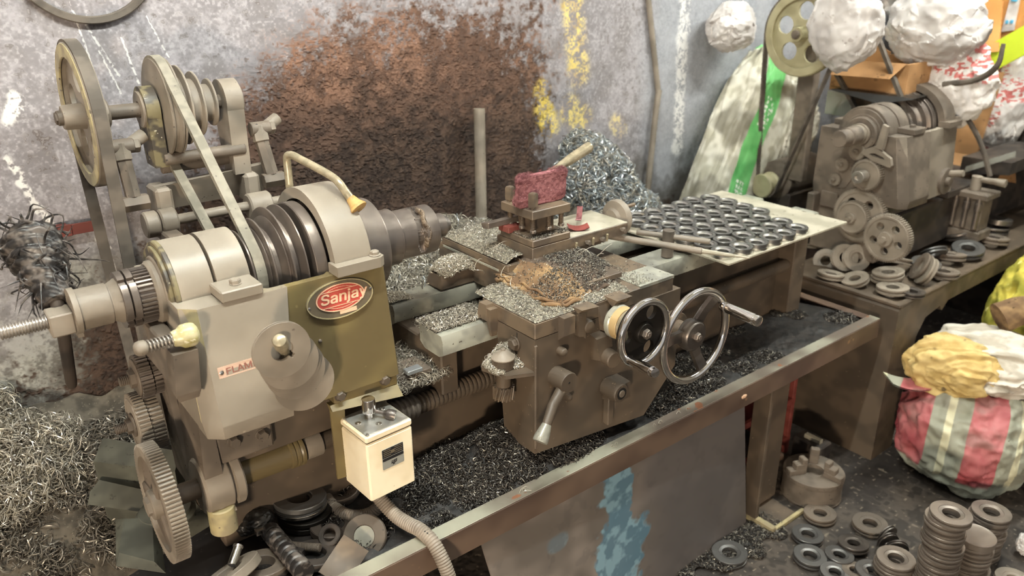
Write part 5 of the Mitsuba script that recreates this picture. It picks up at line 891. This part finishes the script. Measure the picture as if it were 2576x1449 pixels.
part(bg, 'head', cat(blob((-.442, -.062, .470), (.026, .024, .020), 5, .2, 3, 4), blob((-.46, -.045, .458), (.02, .02, .016), 6, .2, 3, 4)), 'black', 60)
part(bg, 'slot_end', extr(Polygon([(-.459, .4655), (-.433, .4655), (-.433, .4745), (-.459, .4745)]).difference(Polygon([(-.456, .4675), (-.442, .4675), (-.442, .4725), (-.456, .4725)])), 'xz', -.096, -.086), 'bright_steel')
part(bg, 'handle', tube(np.linspace((-.435, -.088, .462), (-.436, -.235, .472), 60), .0165-.0022*(np.arange(60) % 7 == 0)-.0012*(np.arange(60) % 7 == 1), 20), 'black_film', 60)
one('red_box', cat(hull([(-.452, .015, .4336), (-.405, -.008, .4336), (-.466, -.028, .4336), (-.420, -.050, .4336), (-.446, .018, .500), (-.402, -.004, .503), (-.460, -.024, .490), (-.416, -.046, .494)])), 'red', 'dusty red box against the bed in the tray', 'box')
V, F = bent(-.372, -.232, .450, .075, .050, .006, 35, .01, .002); one('card_scrap', about((V, F), (-.372, -.232, .45), [1, .4, 0], 32), 'bronze_dirt', 'torn speckled card scrap by the tray edge', 'card')
one('pulley_blank', tilted(ringprof(.055, .026, .016), (-.527, -.155, .452), 34, 115), 'cast_light', 'large grey ring at the foot of the biggest change gear', 'metal disc')
one('slotted_screw', cat(cyl((-.521, -.150, .475), (-.500, -.128, .488), .007), cyl((-.502, -.130, .487), (-.499, -.127, .489), .0085)), 'bright_steel', 'bright slotted screw across the large grey ring', 'screw')
one('pulley_blank', tilted(ringprof(.056, .023, .020), (-.486, -.245, .437), 6, 30), 'black_steel', 'black ring cut by the bottom edge of the picture', 'metal disc')
one('grey_half_ring', tilted(ringprof(.045, .022, .018), (-.475, -.150, .436), 10, 60), 'cast', 'olive-grey ring half hidden behind the black hand tool', 'metal disc')
# left pedestal of the lathe seen past the change gears
pe = thing('lathe_pedestal', 'greenish-grey ribbed cast pedestal at the left end behind the change gears', 'pedestal')
mat('cast_green', mott(S('42423a'), S('55554b'), .05, c3=S('3c3b34'), s3=90., t3=.72), .6)
part(pe, 'wall', cat(hull([(-.63, .26, .30), (-.63, .26, .50), (-.60, .30, .30), (-.60, .30, .52), (-.50, .16, .30), (-.50, .16, .52), (-.52, .13, .30), (-.52, .13, .50)]), cbox(-.56, -.10, .12, .29, .28, .426, .01)), 'cast_green')
part(pe, 'rib', hull([(-.65, .235, .455), (-.66, .22, .44), (-.58, .14, .455), (-.585, .13, .44), (-.63, .24, .47), (-.57, .15, .47)]), 'cast_green'); part(pe, 'foot', hull([(-.66, .02, .434), (-.60, -.05, .434), (-.57, .10, .434), (-.63, .15, .434), (-.65, .03, .45), (-.61, -.03, .45), (-.58, .09, .45), (-.62, .12, .45)]), 'cast_green')
part(pe, 'round_base', rev((-.555, .10, .434), (0, 0, 1), [(0, 0), (0, .050), (.008, .052), (.012, .046), (.018, .044), (.018, 0)], 40), 'cast_green')

# ------------------------------------------------------------------ swarf: heaps of turned chips
rng = np.random.default_rng(77)
mat('mound_dirt', mott(S('433e37'), S('5e574d'), .02, c3=S('6a6459'), s3=220., t3=.70), .8, spec=.2)
def heap(name, label, x0, x1, y0, y1, fn, base, chips, n, R=(.0022, .0055), w=(.0002, .00042), inside=None, nx=70, ny=70, lift=.002, a=(2.0, 6.0), lay=.6, pick=None, cat_='swarf', K=8, pitch=.004):
    """A mound with chips over it: one countless mass, its bed and its chips two parts."""
    k = thing(name, label, cat_, None, 'stuff')
    if base: V, F = hf(x0, x1, y0, y1, nx, ny, fn, inside); part(k, 'fines', (V, F), base, 50, kind='stuff')
    P = []; tot = 0
    while tot < n:
        q = np.stack([rng.uniform(x0, x1, 4*n), rng.uniform(y0, y1, 4*n)], 1); ok = np.ones(len(q), bool)
        if inside is not None: ok &= inside(q[:, 0], q[:, 1])
        if pick is not None: ok &= rng.uniform(size=len(q)) < pick(q[:, 0], q[:, 1])
        q = q[ok]; P.append(np.column_stack([q, fn(q[:, 0], q[:, 1])+rng.uniform(0, 1, len(q))**1.6*lift])); tot += len(q)
    P = np.vstack(P)[:n]
    mats = chips if isinstance(chips, list) else [(chips, 1.0)]; i0 = 0
    for m_, fr_ in mats:
        j = int(n*fr_); part(k, 'chips', curls(P[i0:i0+j], rng, R, a, w, K, lay, pitch), m_, 45, kind='stuff'); i0 += j
    return k
def clump(key, mats, n, rad, thick, R, a, w, K=7, seed=0, lay=.9):
    g = {'type': 'shapegroup'}; r_ = np.random.default_rng(seed)
    for i, (m_, fr_) in enumerate(mats):
        c = int(n*fr_); t = r_.uniform(0, 6.28, c); d = rad*np.sqrt(r_.uniform(0, 1, c))
        P = np.stack([d*np.cos(t), d*np.sin(t), thick*r_.uniform(-.35, 1, c)*(1-.8*(d/rad)**2)], 1); g[f'chips_{i}'] = mikit.ply(curls(P, r_, R, a, w, K, lay), m_, smooth=45)
    scene[key] = g
def scatter(name, label, x0, x1, y0, y1, fn, base, keys, n, inside=None, pick=None, nx=100, ny=100, s=(.8, 1.25), cat_='swarf', lift=0.0):
    """A mound: its bed of fines and clumps of chips set all over it."""
    k = thing(name, label, cat_, None, 'stuff')
    if base: part(k, 'fines', hf(x0, x1, y0, y1, nx, ny, fn, inside), base, 50, kind='stuff')
    q = np.zeros((0, 2))
    while len(q) < n:
        p = np.stack([rng.uniform(x0, x1, 3*n), rng.uniform(y0, y1, 3*n)], 1); ok = np.ones(len(p), bool)
        if inside is not None: ok &= inside(p[:, 0], p[:, 1])
        if pick is not None: ok &= rng.uniform(size=len(p)) < pick(p[:, 0], p[:, 1])
        q = np.vstack([q, p[ok]])
    q = q[:n]; e = .01; z = fn(q[:, 0], q[:, 1]); gx = (fn(q[:, 0]+e, q[:, 1])-fn(q[:, 0]-e, q[:, 1]))/(2*e); gy = (fn(q[:, 0], q[:, 1]+e)-fn(q[:, 0], q[:, 1]-e))/(2*e)
    for i in range(n):
        N = np.array([-gx[i], -gy[i], 1.0]); u, v, w = frame(N); t = rng.uniform(0, 6.28); c, s_ = math.cos(t), math.sin(t); sc = rng.uniform(*s)
        M = np.eye(4); M[:3, 0] = (u*c+v*s_)*sc; M[:3, 1] = (v*c-u*s_)*sc; M[:3, 2] = w*sc; M[:3, 3] = (q[i, 0], q[i, 1], z[i]+rng.uniform(0, 1)*lift)
        scene[f'{k}__{i+1:03d}'] = {'type': 'instance', 'g': {'type': 'ref', 'id': keys[rng.integers(len(keys))]}, 'to_world': T(M)}
    return k
for i in range(3):
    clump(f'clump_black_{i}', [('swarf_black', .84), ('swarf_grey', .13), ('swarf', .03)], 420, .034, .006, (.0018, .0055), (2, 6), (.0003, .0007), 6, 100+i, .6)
    clump(f'clump_mound_{i}', [('swarf_grey', .92), ('swarf', .08)], 420, .060, .022, (.004, .016), (1.2, 6), (.0003, .0009), 7, 110+i, 1.0)
    clump(f'clump_silver_{i}', [('swarf', .75), ('swarf_grey', .25)], 420, .050, .030, (.005, .020), (.8, 5), (.0003, .0008), 7, 120+i, 1.0)
    clump(f'clump_blue_{i}', [('swarf_blue', .66), ('swarf', .22), ('swarf_grey', .12)], 420, .048, .034, (.004, .014), (1.5, 6), (.0005, .0012), 7, 130+i, 1.0)
    clump(f'clump_bright_{i}', [('swarf', .52), ('swarf_grey', .44), ('swarf_blue', .04)], 260, .045, .022, (.004, .013), (1.5, 6), (.0003, .0007), 7, 140+i, 1.0)
CK = lambda s: [f'clump_{s}_{i}' for i in range(3)]
edge = lambda x, y, x0, x1, y0, y1, s: np.clip(np.minimum(np.minimum((x-x0), (x1-x))/s, np.minimum((y-y0), (y1-y))/s), 0, 1)**.6
f1 = lambda x, y: .8062+.013*edge(x, y, .112, .32, -.09, .178, .02)*(1+.8*n2(x, y, .03, 1))+.002*n2(x, y, .006, 2)
heap('swarf_heap', 'pale fine chips heaped over the rear half of the cross slide', .1135, .294, -.055, .1755, f1, 'chip_base', [('swarf', .7), ('swarf_grey', .3)], 6500, (.0008, .0022), (.00025, .0005), lift=.0025, K=5, pitch=.002)
f2 = lambda x, y: .7702+.009*edge(x, y, .03, .30, -.243, -.05, .03)*(1+.9*n2(x, y, .03, 3))+.002*n2(x, y, .006, 4)
heap('swarf_heap', 'pale chips strewn over the front corner of the saddle', .031, .27, -.2425, -.06, f2, 'chip_base', [('swarf', .65), ('swarf_grey', .35)], 5200, (.0009, .0028), (.00025, .0005), lift=.003, K=5, pitch=.002)
f3 = lambda x, y: .766+.024*np.clip(1-((x-.082)/.050)**2-((y-.085)/.040)**2, 0, 1)**.6+.003*n2(x, y, .01, 5)
heap('swarf_heap', 'bright curly chips piled on the rear saddle wing', .035, .1125, .05, .125, f3, 'chip_base', 'swarf', 1500, (.002, .006), (.00025, .0005), inside=lambda x, y: ((x-.082)/.052)**2+((y-.085)/.040)**2 < 1, lift=.004)
f4 = lambda x, y: .7352+.010*edge(x, y, -.088, .03, -.105, -.04, .018)*(1+.9*n2(x, y, .02, 7))
heap('swarf_heap', 'dark and bright curls along the top of the front bed way', -.087, .032, -.102, -.03, f4, 'chip_mid', [('swarf', .65), ('swarf_grey', .35)], 1700, (.002, .006), (.0002, .0005), lift=.004)
f4b = lambda x, y: .736+.008*edge(x, y, -.18, -.04, .05, .115, .02)*(1+.9*n2(x, y, .02, 8))
heap('swarf_heap', 'thin scatter of bright chips on the rear way by the headstock', -.087, -.03, .065, .115, lambda x, y: .7352+.005*np.clip((-.03-x)/.03, 0, 1)+.002*n2(x, y, .01, 8), 'chip_base', 'swarf', 900, (.001, .003), (.0002, .0004), lift=.002)
f5 = lambda x, y: .648+.025*n2(x, y, .05, 9)+.012*n2(x, y, .02, 10)
heap('swarf_heap', 'tangled bright curls filling the bed gap beside the headstock', -.186, -.06, -.105, .05, f5, 'chip_mid', [('swarf', .7), ('swarf_grey', .3)], 2600, (.003, .010), (.0002, .0005), lift=.014, lay=1.0)
f5b = lambda x, y: .690+.02*n2(x, y, .05, 19)+.01*n2(x, y, .02, 20)
heap('swarf_heap', 'dark curls between the two bed ways', -.06, .12, -.045, .05, f5b, 'chip_mid', [('swarf', .4), ('swarf_grey', .6)], 1300, (.002, .008), (.0002, .0005), lift=.010, lay=1.0)
f6 = lambda x, y: .705+.05*np.clip((y-.12)/.2, 0, 1)+.05*n2(x, y, .07, 11)+.015*n2(x, y, .02, 12)
scatter('swarf_heap', 'large bright curls heaped behind the bed below the chuck', -.16, .32, .118, .40, f6, 'chip_mid', CK('bright'), 70)
f7 = lambda x, y: .675+.020*np.clip((x+.035)/.05, 0, 1)*np.clip((.03-x)/.006, 0, 1)**.3+.002*n2(x, y, .01, 13)
heap('swarf_heap', 'curly chips lodged on the thread dial bracket', -.030, .029, -.212, -.165, lambda x, y: .6755+.026*np.clip((y+.200)/.03, 0, 1)*np.clip((x+.03)/.035, .15, 1), 'chip_mid', 'swarf', 1000, (.0018, .0055), (.0002, .00045), inside=lambda x, y: (x+.003)**2+(y+.192)**2 > .0225**2, lift=.005, lay=.9)
f8 = lambda x, y: .4345+.060*np.exp(-((x-.07)/.16)**2-((y+.16)/.085)**2)+.018*np.exp(-((x+.10)/.20)**2-((y+.10)/.09)**2)+.012*np.clip((x-.1)/.4, 0, 1)*np.clip((-.05-y)/.1, 0, 1)+.012*(n2(x, y, .05, 14)+.3)*edge(x, y, -.35, 1.2, -.262, .02, .03)+.005*n2(x, y, .012, 15)
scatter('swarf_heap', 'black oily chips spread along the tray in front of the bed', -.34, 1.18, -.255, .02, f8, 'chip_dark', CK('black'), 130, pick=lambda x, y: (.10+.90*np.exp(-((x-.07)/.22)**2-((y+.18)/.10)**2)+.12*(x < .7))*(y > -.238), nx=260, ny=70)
fl_ = lambda x, y: np.maximum(.02, .515*np.clip(1-(WALL_Y-y)/.80, 0, 1)**1.1*np.clip((-.30-x)/.16, 0, 1)**.7+.08*(n2(x, y, .16, 16))+.03*n2(x, y, .04, 17)+.06*np.exp(-((x+.86)/.13)**2-((y-.36)/.14)**2))
scatter('swarf_mound', 'big tangled mound of dark and silver swarf on the floor at the left', -1.30, -.34, -.45, .515, fl_, 'mound_dirt', CK('mound'), 190, nx=120, ny=120, pick=lambda x, y: (y < .44)*1.0)
scatter('swarf_tangle', 'bright silver swarf tangle crowning the left floor mound', -1.06, -.60, .24, .48, lambda x, y: fl_(x, y)+.015+.045*np.exp(-((x+.80)/.11)**2-((y-.42)/.11)**2), None, CK('silver'), 26, pick=lambda x, y: np.exp(-((x+.80)/.10)**2-((y-.40)/.10)**2))
fp_ = lambda x, y: .55+.38*np.exp(-((x-.80)/.165)**2)*np.clip(1-(WALL_Y-y)/.36, 0, 1)**.55+.05*n2(x, y, .06, 18)+.02*n2(x, y, .02, 19)
scatter('swarf_mound', 'tall blue-silver swarf pile against the wall behind the tool post', .42, 1.10, .16, .48, fp_, 'chip_mid', CK('blue'), 130)
one('rear_shelf', cat(cbox(-.20, 1.12, .125, .50, .54, .552, .002), cbox(-.1, -.06, .32, .4, .0, .54, .003), cbox(1.0, 1.04, .32, .4, .0, .54, .003)), 'cast_dark', 'dark rear drip shelf behind the bed holding swarf', 'shelf')
ff = lambda x, y: .004+.010*(n2(x, y, .05, 23)+.3)
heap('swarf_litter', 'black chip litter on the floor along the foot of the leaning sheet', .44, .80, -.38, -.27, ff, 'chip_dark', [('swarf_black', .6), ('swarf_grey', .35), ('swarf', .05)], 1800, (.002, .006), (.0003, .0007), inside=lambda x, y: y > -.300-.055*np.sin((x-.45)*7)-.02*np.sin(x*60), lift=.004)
# the rag wrapped round the foot of the compound slide, buried in brown dust
CL = Polygon([(.150, .05), (.118, -.005), (.100, -.075), (.086, -.148), (.088, -.205), (.118, -.224), (.196, -.214), (.255, -.206), (.312, -.150), (.338, -.075), (.330, .0), (.25, .03)]).buffer(.004)
import shapely
def cl_d(x, y): return shapely.distance(shapely.points(x, y), CL.exterior)*np.where(shapely.contains_xy(CL, x, y), 1, -1)
def cl_z(x, y): d = cl_d(x, y); return .774+.042*np.clip(d/.060, 0, 1)**.75+.005*n2(x, y, .03, 31)+.0016*np.sin(d*190+6*n2(x, y, .06, 33))*np.clip(1-d/.05, 0, 1)
cr_ = thing('wiping_rag', 'tan rag wrapped round the compound slide foot under brown dust', 'rag')
V, F = hf(.07, .35, -.235, .06, 120, 130, cl_z, lambda x, y: cl_d(x, y) > 0)
cen = V[F].mean(1); fr = (cen[:, 0] < .150+.18*np.clip((-.10-cen[:, 1])/.12, 0, 1)*(cen[:, 0] < .18)) & (cl_d(cen[:, 0], cen[:, 1]) < .075)
part(cr_, 'cloth', (V, F[fr]), 'rag', 60); part(cr_, 'dusty_cloth', (V, F[~fr]), 'rag_dirt', 60, 'part buried in brown chip dust')
bd = np.array(CL.exterior.coords)[::1]; arc = np.array([p for p in bd if p[0] < .34 and p[1] < .03]); o = np.argsort(np.arctan2(arc[:, 1]+.09, arc[:, 0]-.2)); 
def hem(off, z, r, i0, i1, mt, seed):
    c = np.array(CL.buffer(-off, 8).exterior.coords); a = np.degrees(np.arctan2(c[:, 1]+.09, c[:, 0]-.21)) % 360; s = np.argsort(a); c, a = c[s], a[s]; t = np.linspace(i0, i1, 46)
    P = np.stack([np.interp(t, a, c[:, 0]), np.interp(t, a, c[:, 1]), z+.004*np.sin(t*.11+seed)+.003*np.sin(t*.31+seed)], 1); part(cr_, 'hem', tube(P, r*(1+.15*np.sin(np.arange(46)*.7+seed)), 10), mt, 60)
hem(.000, .776, .0042, 150, 275, 'rag', 1); hem(.006, .781, .0030, 155, 262, 'rag', 2); hem(.001, .777, .0044, 268, 352, 'rag_dirt', 3); hem(.014, .789, .0024, 165, 235, 'rag', 4); hem(.010, .784, .003, 275, 345, 'rag_dirt', 5)
def dz(x, y): return cl_z(x, y)+.001
heap('swarf_dust', 'brown dust and stray curls settled on the wiping rag', .09, .34, -.22, .0, dz, None, [('swarf_grey', .55), ('swarf_black', .33), ('swarf', .12)], 3600, (.0006, .0020), (.00025, .0005), inside=lambda x, y: (cl_d(x, y) > .004) & ~((x > .155) & (x < .43) & (y > -.085)), lift=.0015, K=6, pick=lambda x, y: .15+.85*((x > .18) | (y < -.15)))
heap('swarf_dust', 'brown chip dust on the compound top block round the tool post', .160, .255, -.081, .018, lambda x, y: .8553+.0015*n2(x, y, .01, 41), None, [('swarf_grey', .5), ('swarf_black', .35), ('swarf', .15)], 1100, (.0006, .0018), (.0002, .0005), lift=.0015, K=6, inside=lambda x, y: ~((x > .184) & (x < .238) & (y > -.057) & (y < .0)))
heap('swarf_dust', 'fine dark dust over the far right wing of the saddle', .30, .395, -.235, -.05, lambda x, y: .7714+.0008*n2(x, y, .01, 42), None, [('swarf_grey', .6), ('swarf', .4)], 1100, (.0005, .0016), (.0002, .0004), lift=.001, K=6, pick=lambda x, y: np.clip((.36-x)/.06, .02, 1))
# long single curls
st = thing('long_curls', 'long loose bright curls caught on the slide rag and tray edge', 'swarf', None, 'stuff'); P = []
for c, r, z0, a0, a1, tl_ in (((.258, -.125), .016, .812, 0, 5.6, .02), ((.29, -.15), .014, .806, 1, 5, .03), ((.110, -.06), .010, .806, 0, 4.5, -.02), ((.097, -.11), .012, .800, 2, 6, -.03), ((.12, -.02), .013, .826, 1, 5.5, .02), ((.09, -.18), .014, .790, 0, 4, -.03), ((.205, -.20), .007, .790, 0, 4.8, .0), ((.16, -.20), .010, .785, 1, 5, -.02), ((.17, -.222), .009, .776, 1, 5, .01), ((.10, .02), .008, .80, 0, 6, -.03)):
    t = np.linspace(a0, a1, 22); P.append(tube(np.stack([c[0]+r*np.cos(t)*(1+.1*t), c[1]+r*np.sin(t), z0+tl_*(t-a0)/(a1-a0)+.4*r*np.sin(t*1.7)], 1), .0007, 5))
for q in range(8):
    x = rng.uniform(-.05, .45); t = np.linspace(0, rng.uniform(2, 5), 16); r = rng.uniform(.006, .014); P.append(tube(np.stack([x+r*np.cos(t)+.004*t, -.272-.006*t/5+r*.4*np.sin(t), .457+.004*np.sin(t*1.3)**2], 1), .0005, 4))
part(st, 'curls', cat(P), 'swarf', 45, kind='stuff')
one('rod_scrap', cat(cbox(-.150, -.118, -.100, -.082, .668, .676, .001)), 'swarf_blue', 'pale blue-white rectangular chip by the bed gap', 'offcut')
one('pink_scrap', blob((-.716, -.10, .36), (.014, .014, .012), 9, .3, 3, 4, .5), 'pink_pad', 'small pink and white paper scrap on the left floor mound', 'paper', smooth=False)
